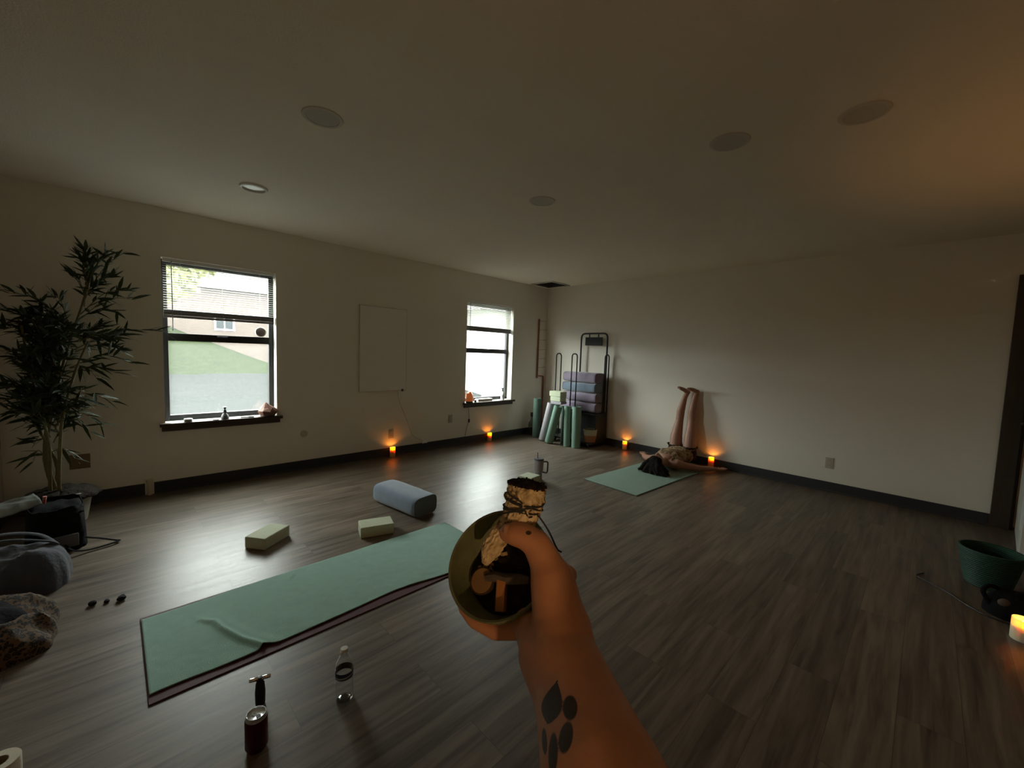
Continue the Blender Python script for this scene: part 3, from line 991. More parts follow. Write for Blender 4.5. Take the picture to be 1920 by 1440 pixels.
def towel(u, v):
    """towel lying on the mat: slightly smaller, wavy on the near edge, one rucked fold"""
    y = ya + 0.005 + (yb - ya - 0.017) * u
    lo = x0 + 0.020 + 0.012 * math.sin(u * 5.2 + 0.5) - 0.016 * math.exp(-((u - 0.35) / 0.2) ** 2)
    hi = x1 - 0.046 + 0.006 * math.sin(u * 9) + 0.026 * math.exp(-((u - 0.80) / 0.16) ** 2) - 0.018 * math.exp(-((u - 0.60) / 0.12) ** 2) - 0.022 * math.exp(-((u - 0.222) / 0.014) ** 2) - 0.008 * math.exp(-((u - 0.05) / 0.06) ** 2)
    x = lo + (hi - lo) * v
    z = 0.0118 + 0.0016 * noise.noise((x * 9, y * 6, 0.3)) + 0.0010 * noise.noise((x * 30, y * 22, 1.3))
    # the fold: an S-shaped ridge from mid towel to the near edge
    path = [(2.30, -5.05), (2.36, -5.005), (2.43, -4.99), (2.50, -4.965), (2.58, -4.935), (2.66, -4.89), (2.72, -4.86)]
    d, k = 9.0, 0
    for i in range(len(path) - 1):
        ax, ay = path[i]
        bx, by = path[i + 1]
        tt = max(0, min(1, ((x - ax) * (bx - ax) + (y - ay) * (by - ay)) / ((bx - ax) ** 2 + (by - ay) ** 2)))
        dx, dy = x - ax - tt * (bx - ax), y - ay - tt * (by - ay)
        dd = math.hypot(dx, dy) * (1 if dy - dx * 0.5 > 0 else -1)
        if abs(dd) < abs(d):
            d, k = dd, i + tt
    amp = 0.013 * min(1, 0.35 + k / 2.2)
    z += amp * math.exp(-(d / 0.013) ** 2) + 0.35 * amp * math.exp(-((d - 0.03) / 0.03) ** 2)
    z += 0.006 * math.exp(-(((x - 2.17) / 0.03) ** 2 + ((y + 4.62 + 0.5 * (x - 2.17)) / 0.012) ** 2))
    return (x, y, z)


tw = obj('yoga_towel', MB().grid(260, 110, towel), M_MINT, solid=0.003)
tag(tw, 'mint green towel with a rucked fold, spread over the burgundy mat', 'towel')

M_BLOCK = mat('pale_green_foam', (0.50, 0.53, 0.38), 0.8, var=0.05, scale=40, bump=0.12, bscale=260)


def block(loc, rotz, label, l=0.228, w=0.150, h=0.076, rot=None, group='pale yoga blocks', m=None):
    t = obj('yoga_block', MB().box((-l / 2, -w / 2, 0), (l / 2, w / 2, h)), m or M_BLOCK, loc=loc, bevel=0.007, bseg=4)
    t.rotation_euler = rot or (0, 0, rotz)
    return tag(t, label, 'yoga block', group)


block((1.593, -4.598, 0.0005), R(126), 'pale green yoga block lying on the floor nearest the left window')
block((1.913, -3.986, 0.0005), R(72.5), 'pale cream yoga block lying between the blue bolster and the mint towel')
block((1.872, -2.330, 0.0005), R(8), 'pale yoga block standing on the floor in front of the lidded tumbler', h=0.100, l=0.160, w=0.17)


# bolsters: rounded rectangular cushions with welted ends
def bolster(loc, rotz, label, m, m_end, L=0.64, W=0.29, Hh=0.165, group='rectangular bolsters', sag=0.0, rot=None, seed=0):
    t = thing('bolster', label, 'bolster', loc, rotz, group, rot=rot)
    n = 40

    def sec(k, s):
        a = 2 * PI * k / n
        c, q = math.cos(a), math.sin(a)
        e = 0.5
        return (W / 2 * s * math.copysign(abs(c) ** e, c), Hh / 2 * s * math.copysign(abs(q) ** e, q))

    vs, fs = [], []
    xs = [-L / 2 + 0.004, -L / 2 + 0.016, -L / 2 + 0.04] + [-L / 2 + 0.04 + (L - 0.08) * i / 14 for i in range(1, 14)] + [L / 2 - 0.04, L / 2 - 0.016, L / 2 - 0.004]
    sc = [0.93, 0.975, 0.995] + [1.0 + 0.012 * math.sin(PI * i / 14) for i in range(1, 14)] + [0.995, 0.975, 0.93]
    for x, s in zip(xs, sc):
        for k in range(n):
            y, z = sec(k, s)
            w = noise.noise((x * 6 + seed, y * 6, z * 6)) * 0.006
            zz = z + Hh / 2 + w - sag * (x / L + 0.5) ** 2
            vs.append((x, y * (1 + w), max(zz, 0.0) if not sag else zz))
    for i in range(len(xs) - 1):
        for k in range(n):
            k2 = (k + 1) % n
            fs.append((i * n + k, i * n + k2, (i + 1) * n + k2, (i + 1) * n + k))
    obj('cover', MB().add(vs, fs), m, t)
    for (i, sg) in ((0, -1), (len(xs) - 1, 1)):
        ring = vs[i * n:(i + 1) * n]
        cz = sum(p[2] for p in ring) / n
        ev = [(sg * (L / 2 - 0.004), y, z) for (x, y, z) in ring]
        mid = [(sg * (L / 2 + 0.004), y * 0.75, cz + (z - cz) * 0.75) for (x, y, z) in ring]
        c = [(sg * (L / 2 + 0.008), 0, cz)]
        ef = [(k, (k + 1) % n, n + (k + 1) % n, n + k) for k in range(n)] + [(n + k, n + (k + 1) % n, 2 * n) for k in range(n)]
        ep = obj('end_panel', MB().add(ev + mid + c, ef), m_end, t)
        obj('welt', MB().tube(ev, 0.004, n=6, closed=True), m_end, ep)
    return t


def suede(name, col):
    return mat(name, col, 0.95, var=0.16, scale=16, bump=0.2, bscale=120, sheen=0.5)


M_BLUE = suede('dusty_blue_suede', (0.155, 0.205, 0.275))
M_BLUE_SHADE = suede('shaded_blue_suede_end', (0.12, 0.155, 0.19))  # darker copy of the blue cover, shade painted into the ends
M_PURP = suede('dusty_purple_suede', (0.27, 0.225, 0.31))
M_PURP_SHADE = suede('shaded_purple_suede_end', (0.15, 0.12, 0.165))  # purple cover darkened the same way for the shaded ends
bolster((1.600, -3.585, 0.001), R(7.5), 'blue bolster lying alone on the floor behind the cream block', M_BLUE, M_BLUE_SHADE, L=0.56, W=0.245, Hh=0.158)

# lidded tumbler with handle and straw
tb = thing('tumbler', 'grey handled tumbler with a straw on the floor behind a yoga block', 'tumbler', (1.795, -2.105, 0), R(35))
m_tb = mat('mauve_grey_steel', (0.36, 0.33, 0.36), 0.45, var=0.05)
obj('cup', MB().lathe([(0, 0), (0.036, 0), (0.038, 0.003), (0.039, 0.085), (0.049, 0.10), (0.051, 0.205), (0, 0.205)], 32), m_tb, tb)
obj('lid', MB().lathe([(0, 0.204), (0.052, 0.204), (0.052, 0.216), (0.047, 0.222), (0, 0.222)], 32), mat('dark_grey_lid', (0.12, 0.12, 0.14), 0.4), tb)
obj('handle', MB().tube(arc_path([(0.046, 0, 0.19), (0.096, 0, 0.195), (0.092, 0, 0.072), (0.040, 0, 0.078)], 0.022), 0.0085, n=10), mat('dark_grey_handle', (0.12, 0.12, 0.14), 0.45), tb)
obj('straw', MB().tube([(-0.012, 0, 0.20), (-0.016, 0, 0.285)], 0.004, n=10), mat('smoky_straw', (0.12, 0.12, 0.16), 0.25), tb)

# clear water bottle
bt = thing('water_bottle', 'clear plastic water bottle with a white cap on the floor', 'bottle', (3.165, -4.722, 0))
m_pet = mat('clear_plastic', (0.97, 0.98, 0.98), 0.03, var=0, trans=1.0, ior=1.35, spec=0.5)
prof = [(0, 0.004), (0.014, 0.006), (0.024, 0.0), (0.030, 0.003), (0.0315, 0.012)]
for i in range(7):
    z = 0.018 + i * 0.009
    prof += [(0.0318, z), (0.0302, z + 0.0045)]
prof += [(0.0318, 0.085), (0.0318, 0.118), (0.030, 0.122), (0.0312, 0.128), (0.029, 0.142), (0.021, 0.160), (0.0135, 0.172), (0.0125, 0.178), (0.0125, 0.184), (0.0148, 0.185), (0.0148, 0.187), (0.0120, 0.188), (0.0120, 0.196), (0, 0.196)]
obj('bottle_body', MB().lathe(prof[:-1] + [(r - 0.0006, max(z, 0.0008)) for r, z in reversed(prof[:-1]) if r > 0.001] + [(0, 0.0048)], 36), m_pet, bt)
obj('cap', MB().lathe([(0, 0.199), (0.0125, 0.1985), (0.0138, 0.197), (0.0138, 0.1875), (0.0125, 0.187), (0, 0.187)], 28), M_WHITE, bt)
lb = obj('label_band', MB().lathe([(0.0321, 0.092), (0.0323, 0.0925), (0.0323, 0.1165), (0.0321, 0.117)], 36), mat('navy_label', (0.03, 0.04, 0.11), 0.4, var=0.1), bt)
obj('wave_stripe', MB().grid(36, 1, lambda u, v: (0.0326 * math.cos(2 * PI * u), 0.0326 * math.sin(2 * PI * u), 0.100 + 0.004 * math.sin(2 * PI * u) + 0.005 * v)), mat('pale_stripe', (0.45, 0.48, 0.55), 0.4), lb)

# drink can
cn = thing('drink_can', 'dark red drink can with a silver top at the bottom of the photo', 'can', (3.168, -5.010, 0))
obj('can_body', MB().lathe([(0, 0.005), (0.022, 0.004), (0.024, 0.0), (0.027, 0.003), (0.0328, 0.014), (0.0328, 0.104), (0.031, 0.110)], 40), mat('dark_red_can', (0.075, 0.006, 0.008), 0.35, metal=0.5, var=0.08), cn)
tp = obj('can_top', MB().lathe([(0.031, 0.110), (0.0275, 0.119), (0.0278, 0.1225), (0.0265, 0.1225), (0.0258, 0.1165), (0.0235, 0.115), (0, 0.116)], 40), mat('can_aluminium', (0.75, 0.75, 0.75), 0.22, metal=1.0, var=0.02), cn)
obj('mouth_hole', MB().lathe([(0, 0.1166), (0.0085, 0.1166), (0.0085, 0.1168), (0, 0.1168)], 20, (0.011, 0.004, 0), Matrix.Diagonal((1.1, 0.8, 1, 1))), M_BLACK, tp)
obj('pull_tab', MB().tube([(-0.013, -0.004, 0.1185), (-0.008, 0.002, 0.1185), (-0.001, 0.0005, 0.118), (-0.001, -0.006, 0.118), (-0.008, -0.009, 0.1185)], 0.0013, n=8, closed=True), M_STEEL, tp)

# T-bar roller device standing upright
dv = thing('massage_roller', 'black hand roller with a chrome T-bar standing behind the red can', 'massager', (2.985, -4.958, 0), R(72))
obj('handle', MB().lathe([(0, 0), (0.0145, 0), (0.016, 0.004), (0.017, 0.045), (0.0145, 0.078), (0.011, 0.092), (0, 0.094)], 28), mat('black_rubber_grip', (0.012, 0.014, 0.014), 0.45), dv)
M_CHR = mat('chrome', (0.82, 0.82, 0.82), 0.08, metal=1.0, var=0.0)
for sg in (-1, 1):
    rl = obj('roller', MB().lathe([(0, 0.004), (0.0055, 0.0045), (0.0068, 0.0075), (0.0068, 0.031), (0.0058, 0.034), (0, 0.0345)], 20, (0, 0, 0.098), Matrix.Rotation(R(90) * sg, 4, 'Y')), M_CHR, dv)
obj('neck', MB().lathe([(0, 0.09), (0.009, 0.09), (0.008, 0.104), (0, 0.105)], 20), M_BLACK, dv)

# three small dark stones
random.seed(11)
for (x, y, s, lb) in ((1.80, -5.418, 0.020, 'small dark stone on the floor, furthest left of three in a row'),
                      (1.815, -5.368, 0.015, 'small dark stone on the floor, middle one of three in a row'),
                      (1.832, -5.315, 0.022, 'small dark stone on the floor, nearest the mint towel of three')):
    b = MB().ellipsoid((0, 0, s * 0.5), (s, s * 0.8, s * 0.52), 16, 10)
    b.v = [tuple(Vector(p) * (1 + 0.22 * noise.noise(Vector(p) * 60 + Vector((s * 900, 0, 0))))) for p in b.v]
    b.v = [(p[0], p[1], max(p[2], 0.0004)) for p in b.v]
    o = obj('stone', b, mat('dark_stone', (0.012, 0.013, 0.013), 0.8, spec=0.15, var=0.3, scale=60), loc=(x, y, 0))
    tag(o, lb, 'stone', 'row of small dark stones')

# paper roll at the lower left
pr = thing('paper_roll', 'white paper roll standing on the floor in the bottom left corner', 'paper roll', (2.838, -5.580, 0))
prof = [(0.021, 0.001), (0.042, 0.0), (0.044, 0.002), (0.0445, 0.1), (0.043, 0.1025), (0.021, 0.1025)]
obj('paper', MB().lathe(prof, 48, close=True), mat('tissue_paper', (0.74, 0.68, 0.55), 0.95, var=0.04, scale=40, bump=0.2), pr)
obj('cardboard_core', MB().lathe([(0.0195, 0.001), (0.021, 0.001), (0.021, 0.1025), (0.0195, 0.1025)], 36, close=True), mat('cardboard', (0.30, 0.22, 0.14), 0.9), pr)
# ------------------------------------------------------------------ prop rack in the corner
rk = thing('prop_rack', 'black metal prop rack in the room corner with tall loops and a small sign', 'rack', (0.96, -0.28, 0))
# local axes: x along the back wall, y towards the room is negative
obj('base_deck', MB().box((-0.40, -0.175, 0.052), (0.36, 0.235, 0.075)), M_BLACK, rk, bevel=0.004)
obj('shelf', MB().box((-0.36, -0.11, 0.475), (0.34, 0.235, 0.492)), M_BLACK, rk, bevel=0.003)
obj('back_panel', MB().box((-0.40, 0.222, 0.075), (0.34, 0.236, 0.475)), M_BLACK, rk, smooth=False)
obj('side_panel', MB().box((0.326, -0.05, 0.075), (0.34, 0.222, 0.475)), M_BLACK, rk, smooth=False)
for (cx, cy) in ((-0.34, -0.13), (0.28, -0.13), (-0.34, 0.18), (0.28, 0.18)):
    c = obj('caster', MB().lathe([(0, -0.010), (0.022, -0.010), (0.0245, -0.007), (0.0245, 0.007), (0.022, 0.010), (0, 0.010)], 24, (cx, cy, 0.025), Matrix.Rotation(R(90), 4, 'X')), mat('caster_rubber', (0.03, 0.03, 0.03), 0.7), rk)
    obj('fork', MB().box((cx - 0.012, cy - 0.02, 0.024), (cx + 0.012, cy - 0.014, 0.053)).box((cx - 0.012, cy + 0.014, 0.024), (cx + 0.012, cy + 0.02, 0.053)).box((cx - 0.012, cy - 0.02, 0.049), (cx + 0.012, cy + 0.02, 0.053)), M_STEEL, c, smooth=False)
hy = 0.192
obj('tall_handle', MB().tube(arc_path([(-0.162, hy, 0.075), (-0.162, hy, 1.668), (0.308, hy, 1.668), (0.308, hy, 0.075)], 0.075, 8), 0.0125, n=14), M_BLACK, rk)
sgn = obj('sign_plate', MB().box((-0.085, hy - 0.006, 1.487), (0.222, hy + 0.006, 1.612)), mat('dark_grey_sign', (0.012, 0.012, 0.013), 0.7, var=0.15, scale=30), rk, bevel=0.003)
for x in (-0.012, 0.150):
    obj('sign_bracket', MB().box((x - 0.009, hy - 0.004, 1.60), (x + 0.009, hy + 0.004, 1.66)), M_BLACK, sgn, smooth=False)


def loop(x0, y0, x1, y1):
    obj('side_loop', MB().tube(arc_path([(x0, y0, 0.07), (x0, y0, 1.35), (x1, y1, 1.35), (x1, y1, 0.075)], 0.06, 8), 0.0095, n=12), M_BLACK, rk)


loop(-0.385, -0.125, -0.385, -0.005)      # left end
loop(-0.065, -0.150, 0.028, -0.150)      # in front of the cushions
loop(0.325, 0.13, 0.325, 0.235)           # right end

# bolsters stacked on the rack shelf
bx, by = 0.958, -0.215
kw = dict(L=0.60, W=0.25, group='bolsters stacked on the rack')
bolster((bx + 0.01, by, 0.4935), R(0), 'purple bolster at the bottom of the stack on the black rack', M_PURP, M_PURP_SHADE, Hh=0.141, seed=3, **kw)
bolster((bx + 0.0, by + 0.01, 0.640), R(1), 'purple bolster second from the bottom of the rack stack', M_PURP, M_PURP_SHADE, Hh=0.138, seed=5, **kw)
bolster((bx - 0.005, by, 0.784), R(-1), 'blue bolster in the rack stack, under the topmost purple one', M_BLUE, M_BLUE_SHADE, Hh=0.138, seed=7, **kw)
bolster((bx + 0.0, by + 0.005, 0.928), R(-2), 'purple bolster on top of the stack on the black rack', M_PURP, M_PURP_SHADE, Hh=0.152, seed=9, **kw)


# rolled mats
def rolled(base, top, r, label, m, m_in, turns=4.2):
    base, top = Vector(base), Vector(top)
    t = thing('rolled_mat', label, 'rolled mat', base, 0, 'rolled yoga mats in the corner')
    d = top - base
    L = d.length
    q = Vector((0, 0, 1)).rotation_difference(d.normalized())
    t.rotation_mode = 'XYZ'
    t.rotation_euler = q.to_euler()
    th = 0.0048
    n = int(turns * 30)
    ri = r - turns * (th + 0.0012)
    inn, out = [], []
    for i in range(n + 1):
        a = 2 * PI * turns * i / n
        rr = ri + (r - ri) * i / n
        inn.append((rr * math.cos(a), rr * math.sin(a)))
        out.append(((rr + th) * math.cos(a), (rr + th) * math.sin(a)))
    vs = [(x, y, z) for z in (0, L) for x, y in inn] + [(x, y, z) for z in (0, L) for x, y in out]
    k = n + 1
    fs = []
    for i in range(n):
        fs += [(i, i + 1, k + i + 1, k + i), (2 * k + i, 3 * k + i, 3 * k + i + 1, 2 * k + i + 1), (i, 2 * k + i, 2 * k + i + 1, i + 1), (k + i, k + i + 1, 3 * k + i + 1, 3 * k + i)]
    fs += [(0, k, 3 * k, 2 * k), (n, 2 * k + n, 3 * k + n, k + n)]
    obj('mat_roll', MB().add(vs, fs), m, t)
    return t


rolled((0.300, -0.50, 0.002), (0.292, -0.49, 0.625), 0.060, 'dark green rolled mat standing furthest left against the corner', M_SAGED, M_SAGE)
rolled((0.525, -0.600, 0.012), (0.615, -0.530, 0.585), 0.057, 'lavender grey rolled mat leaning right, second from the left', M_GREYMAT, M_GREYMAT)
rolled((0.710, -0.665, 0.022), (0.858, -0.660, 0.58), 0.059, 'sage green rolled mat leaning most, third from the left', M_SAGE, M_SAGE)
rolled((0.868, -0.515, 0.004), (0.862, -0.515, 0.565), 0.045, 'dark green rolled mat standing half hidden behind the leaning green one', M_SAGED, M_SAGE)
rolled((1.000, -0.600, 0.002), (0.975, -0.590, 0.585), 0.048, 'sage green rolled mat standing upright, second from the basket', M_SAGE, M_SAGE)
rolled((1.130, -0.560, 0.002), (1.115, -0.555, 0.592), 0.062, 'sage green rolled mat standing upright right beside the striped basket', M_SAGE, M_SAGED)

# pale blocks stacked on the rolled mats
M_BLOCKW = mat('pale_green_block', (0.56, 0.62, 0.45), 0.8, var=0.05, scale=40)
block((0.785, -0.565, 0.597), R(4), 'pale block lowest of three stacked on the rolled mats', l=0.19, w=0.15, h=0.04, m=M_GREYMAT, group='blocks stacked on the mats')
block((0.775, -0.565, 0.638), R(2), 'pale green block in the middle of three stacked on the rolled mats', l=0.185, w=0.15, h=0.07, m=M_BLOCKW, group='blocks stacked on the mats')
block((0.765, -0.565, 0.709), R(0), 'pale green block on top of three stacked on the rolled mats', l=0.215, w=0.15, h=0.076, m=M_BLOCKW, group='blocks stacked on the mats')


# striped basket at the foot of the rack
def basket(loc, label, r0, r1, h, cols, handles=None, cat='basket'):
    t = thing('basket', label, cat, loc)
    n = 64
    for i, (za, zb, m, nm) in enumerate(cols):
        def prof(z):
            return r0 + (r1 - r0) * (z / h) ** 0.8
        k = max(2, int((zb - za) / 0.012))
        pr = []
        for j in range(k + 1):
            z = za + (zb - za) * j / k
            pr.append((prof(z) + 0.002 * math.sin(j * PI), z))
            if j < k:
                pr.append((prof(z + 0.006) + 0.0035, z + (zb - za) / k * 0.5))
        inner = [(p[0] - 0.008, p[1]) for p in reversed(pr)]
        if i == 0:
            pr = [(0, za)] + pr
            inner = inner[:-1] + [(inner[-1][0], za + 0.008), (0, za + 0.008)]
            obj(nm, MB().lathe(pr + inner, n), m, t)
        else:
            obj(nm, MB().lathe(pr + inner, n, close=True), m, t)
    return t


m_or = mat('orange_weave', (0.42, 0.19, 0.09), 0.9, var=0.2, scale=40)
m_cr = mat('cream_weave', (0.52, 0.50, 0.36), 0.9, var=0.15, scale=40)
basket((1.222, -0.352, 0.0755), 'small woven basket, cream above and orange below, at the foot of the rack', 0.078, 0.102, 0.185, [(0, 0.10, m_or, 'lower_weave'), (0.10, 0.185, m_cr, 'upper_weave')])

# glass jug in the corner
jg = thing('glass_jug', 'clear glass bottle with a dark neck standing in the room corner', 'bottle', (0.105, -0.40, 0))
m_gl = mat('bottle_glass', (0.62, 0.66, 0.60), 0.03, var=0, trans=1.0, ior=1.35)
outp = [(0, 0.0), (0.052, 0), (0.056, 0.006), (0.056, 0.17), (0.050, 0.20), (0.026, 0.24), (0.022, 0.26), (0.022, 0.31)]
inp = [(0.019, 0.31), (0.019, 0.26), (0.023, 0.243), (0.047, 0.198), (0.053, 0.168), (0.053, 0.008), (0, 0.008)]
obj('jug_body', MB().lathe(outp + inp, 36), m_gl, jg)
obj('cap', MB().lathe([(0, 0.30), (0.0185, 0.30), (0.0185, 0.3105), (0.027, 0.312), (0.027, 0.365), (0.024, 0.37), (0, 0.37)], 28), M_BLACK, jg)

# second mat, by the back wall
c0, c1, c2 = Vector((2.119, -1.723, 0)), Vector((2.752, -1.77, 0)), Vector((2.813, -0.542, 0))
ang = math.atan2(c2.x - c1.x, c2.y - c1.y)
ctr = c1 + (c0 - c1) / 2
M_SAGE2 = mat('sage_green_floor_mat', (0.235, 0.335, 0.275), 0.9, var=0.08, scale=30, bump=0.15, bscale=300)
ym = obj('yoga_mat', MB().box((-0.317, 0, 0.0005), (0.317, 1.66, 0.010)), M_SAGE2, bevel=0.003, loc=ctr, rot=(0, 0, -ang))
tag(ym, 'sage green yoga mat on the floor under the lying person', 'yoga mat')
# ------------------------------------------------------------------ potted bamboo by the left window
random.seed(21)
PX, PY = 0.36, -5.60
pl = thing('potted_bamboo', 'tall potted bamboo plant standing by the wall left of the window', 'potted plant', (PX, PY, 0))
obj('pot', MB().lathe([(0, 0), (0.115, 0), (0.125, 0.006), (0.158, 0.21), (0.162, 0.225), (0.150, 0.228), (0.146, 0.20), (0, 0.19)], 40), mat('offwhite_pot', (0.42, 0.41, 0.36), 0.5, var=0.08), pl)
m_moss = mat('dark_moss', (0.030, 0.022, 0.015), 1.0, var=0.5, scale=30, bump=1.0, bscale=60)


def moss(u, v):
    a, rr = 2 * PI * u, 0.205 * v
    z = 0.262 - 0.05 * v ** 2 + 0.016 * noise.noise((math.cos(a) * rr * 22, math.sin(a) * rr * 22, 0.5))
    k = 1 + 0.12 * noise.noise((math.cos(a) * 2, math.sin(a) * 2, 4))
    return (rr * math.cos(a) * k, rr * math.sin(a) * k, z - (0.015 if v > 0.99 else 0))


obj('moss', MB().grid(48, 14, moss), m_moss, pl, solid=0.02)
m_cane = mat('bamboo_cane', (0.15, 0.12, 0.05), 0.5, var=0.25, scale=20)
m_leaf = mat('dark_bamboo_leaf', (0.028, 0.050, 0.016), 0.55, var=0.4, scale=10)


def W(u, v, x):
    """plant-local point: on the vertical plane x = const seen at a photo pixel"""
    d = CF + CR * ((u - 960) / FPX) - CU * ((v - 720) / FPX)
    p = CAM_LOC + d * ((x - CAM_LOC.x) / d.x)
    return p - Vector((PX, PY, 0))


leaf = MB()


def add_leaf(p, d, L, w, droop):
    d = d.normalized()
    side = d.cross(Vector((0, 0, 1)))
    if side.length < 0.05:
        side = Vector((0, 1, 0))
    side = (Matrix.Rotation(random.uniform(-1.1, 1.1), 3, d) @ side.normalized())
    n = side.cross(d)
    vs, fs = [], []
    for i, (t, ww) in enumerate(((0, 0.12), (0.2, 0.85), (0.45, 1.0), (0.75, 0.62), (1.0, 0.03))):
        c = p + d * (L * t) + Vector((0, 0, -1)) * droop * L * t * t
        vs += [c - side * (w * ww / 2) - n * 0.0, c + n * (-0.12 * w * ww), c + side * (w * ww / 2)]
    for i in range(4):
        a, b = i * 3, (i + 1) * 3
        fs += [(a, a + 1, b + 1, b), (a + 1, a + 2, b + 2, b + 1)]
    # keep the leaf in front of the walls
    for q in vs:
        if q.x + PX < 0.012:
            q.x = 0.012 - PX
        if q.y + PY < YF + 0.012:
            q.y = YF + 0.012 - PY
    leaf.add(vs, fs)


def spray(p0, p1, nl, L=0.12, cane=None, w=0.017):
    """a side branch carrying leaves"""
    p0, p1 = Vector(p0), Vector(p1)
    mid = (p0 + p1) / 2 + Vector((0, 0, 0.03 + 0.05 * random.random()))
    pts = catmull([p0, mid, p1], 6)
    cane.tube(pts, [0.0035 - 0.0002 * i for i in range(len(pts))], n=6)
    for k in range(nl):
        t = 0.18 + 0.82 * (k + random.random()) / nl
        i = min(len(pts) - 1, int(t * (len(pts) - 1)))
        c = pts[i]
        d = (p1 - p0).normalized() * random.uniform(0.3, 1.2) + Vector((random.uniform(-0.8, 0.8), random.uniform(-0.8, 0.8), random.uniform(-0.5, 0.7)))
        add_leaf(c, d, L * random.uniform(0.65, 1.2), w * random.uniform(0.8, 1.25), random.uniform(0.0, 0.35))


canes = [[(100, 905, .36), (88, 850, .36), (100, 760, .34), (128, 650, .33), (158, 560, .30), (175, 500, .28)],
         [(92, 905, .30), (84, 860, .30), (90, 780, .30), (110, 690, .30), (128, 600, .28)],
         [(84, 905, .40), (92, 840, .42), (75, 760, .45), (55, 690, .47), (40, 610, .48)],
         [(108, 905, .42), (112, 850, .44), (118, 780, .46), (140, 700, .46), (165, 640, .44)],
         [(96, 908, .34), (106, 870, .33), (70, 800, .38), (30, 730, .42)]]
for c in canes:
    pts = [W(u, v, x) for u, v, x in c]
    pts[0].z = 0.235
    pts[0].x = max(-0.08, min(0.08, pts[0].x)) * 0.7
    pts[0].y = max(-0.08, min(0.08, pts[0].y)) * 0.7
    pts = catmull(pts, 6)
    n = len(pts)
    rad = []
    for i in range(n):
        r = 0.011 - 0.006 * i / n
        rad.append(r * (1.25 if i % 6 == 0 else 1.0))
    obj('cane', MB().tube(pts, rad, n=8), m_cane, pl)
br = MB()
S = [  # branch root and tip as seen in the photo, depth of each, leaves
    ((172, 520, .28), (160, 468, .26), 16), ((172, 520, .28), (200, 476, .30), 14), ((170, 530, .28), (150, 480, .22), 12), ((168, 540, .29), (236, 472, .32), 8),
    ((165, 545, .29), (150, 490, .35), 14), ((164, 550, .29), (215, 520, .30), 12), ((160, 560, .30), (135, 520, .28), 12), ((160, 560, .30), (185, 540, .36), 14), ((158, 575, .30), (170, 510, .22), 16),
    ((150, 590, .30), (245, 545, .34), 9), ((148, 600, .30), (255, 562, .26), 9), ((150, 595, .30), (225, 585, .40), 9),
    ((128, 605, .28), (60, 582, .28), 12), ((126, 610, .28), (8, 548, .34), 12), ((120, 620, .30), (12, 585, .42), 12), ((126, 600, .28), (100, 560, .30), 8), ((100, 610, .35), (60, 600, .35), 12),
    ((140, 640, .33), (316, 622, .24), 9), ((140, 655, .33), (240, 625, .30), 20), ((140, 660, .33), (235, 660, .38), 16), ((145, 640, .33), (195, 615, .30), 18), ((150, 640, .40), (215, 640, .44), 14),
    ((130, 690, .33), (250, 682, .30), 10), ((128, 700, .40), (220, 700, .40), 9), ((132, 690, .34), (190, 720, .30), 8),
    ((118, 740, .34), (218, 755, .30), 6), ((120, 750, .44), (190, 760, .46), 9), ((112, 770, .34), (195, 800, .30), 7), ((110, 790, .36), (175, 815, .34), 7), ((112, 800, .38), (150, 770, .40), 10),
    ((90, 830, .36), (60, 840, .40), 5), ((92, 850, .36), (150, 870, .36), 5), ((92, 800, .36), (40, 800, .40), 8), ((85, 860, .36), (60, 870, .42), 4), ((95, 820, .36), (70, 800, .34), 8), ((100, 830, .36), (130, 800, .36), 8)]
for a, b, nl in S:
    spray(W(*a), W(*b), int(nl * 1.4), 0.12, br, 0.020)
for k in range(110):             # the dense middle of the plant
    u, v = random.gauss(78, 38), random.uniform(610, 790)
    x = random.uniform(.20, .66)
    a = W(random.gauss(92, 12), v + 20, random.uniform(.30, .46))
    b = W(max(-6, min(165, u)), v - 10, x)
    spray(a, b, 13, 0.12, br, 0.019)
for v in br.v:
    pass
br.v = [(max(p[0], 0.012 - PX), max(p[1], YF + 0.012 - PY), p[2]) for p in br.v]
obj('branches', br, m_cane, pl)
obj('foliage', leaf, m_leaf, pl)

# ------------------------------------------------------------------ bags and cloths at the left edge
M_CLOTHBLK = mat('black_canvas', (0.007, 0.007, 0.008), 0.95, spec=0.15, var=0.3, scale=18, bump=0.3, bscale=70)
M_CLOTHGRY = mat('slate_jersey', (0.055, 0.060, 0.076), 0.95, var=0.22, scale=12, bump=0.4, bscale=60, sheen=0.15)


def heap(seed, rx, ry, h, fold, nu=72, nv=30, sharp=1.0):
    """a slumped cloth heap: a dome whose surface is creased by folded noise, resting flat on the floor"""
    def fn(u, v):
        a = 2 * PI * u
        k = 1 + 0.18 * noise.noise((math.cos(a) * 1.3 + seed, math.sin(a) * 1.3, seed)) + 0.07 * noise.noise((math.cos(a) * 4 + seed, math.sin(a) * 4, 1))
        rr = math.sin(v * PI / 2) ** 0.85
        x, y = rx * k * rr * math.cos(a), ry * k * rr * math.sin(a)
        z = h * math.cos(v * PI / 2) ** 0.62
        f = abs(noise.noise((x * 6 + seed, y * 6, seed * 2))) + 0.5 * abs(noise.noise((x * 13, y * 13 + seed, seed)))
        z = z * (1 - 0.25 * noise.noise((x * 3, y * 3, seed + 9))) - fold * f * (1 - v ** 6)
        return (x, y, max(z, 0.0005) if v < 1 else 0.0005)
    return MB().grid(nu, nv, fn)


# black tote bag
bg = thing('tote_bag', 'black tote bag on the floor in front of the plant pot', 'bag', (0.80, -5.60, 0), R(8))


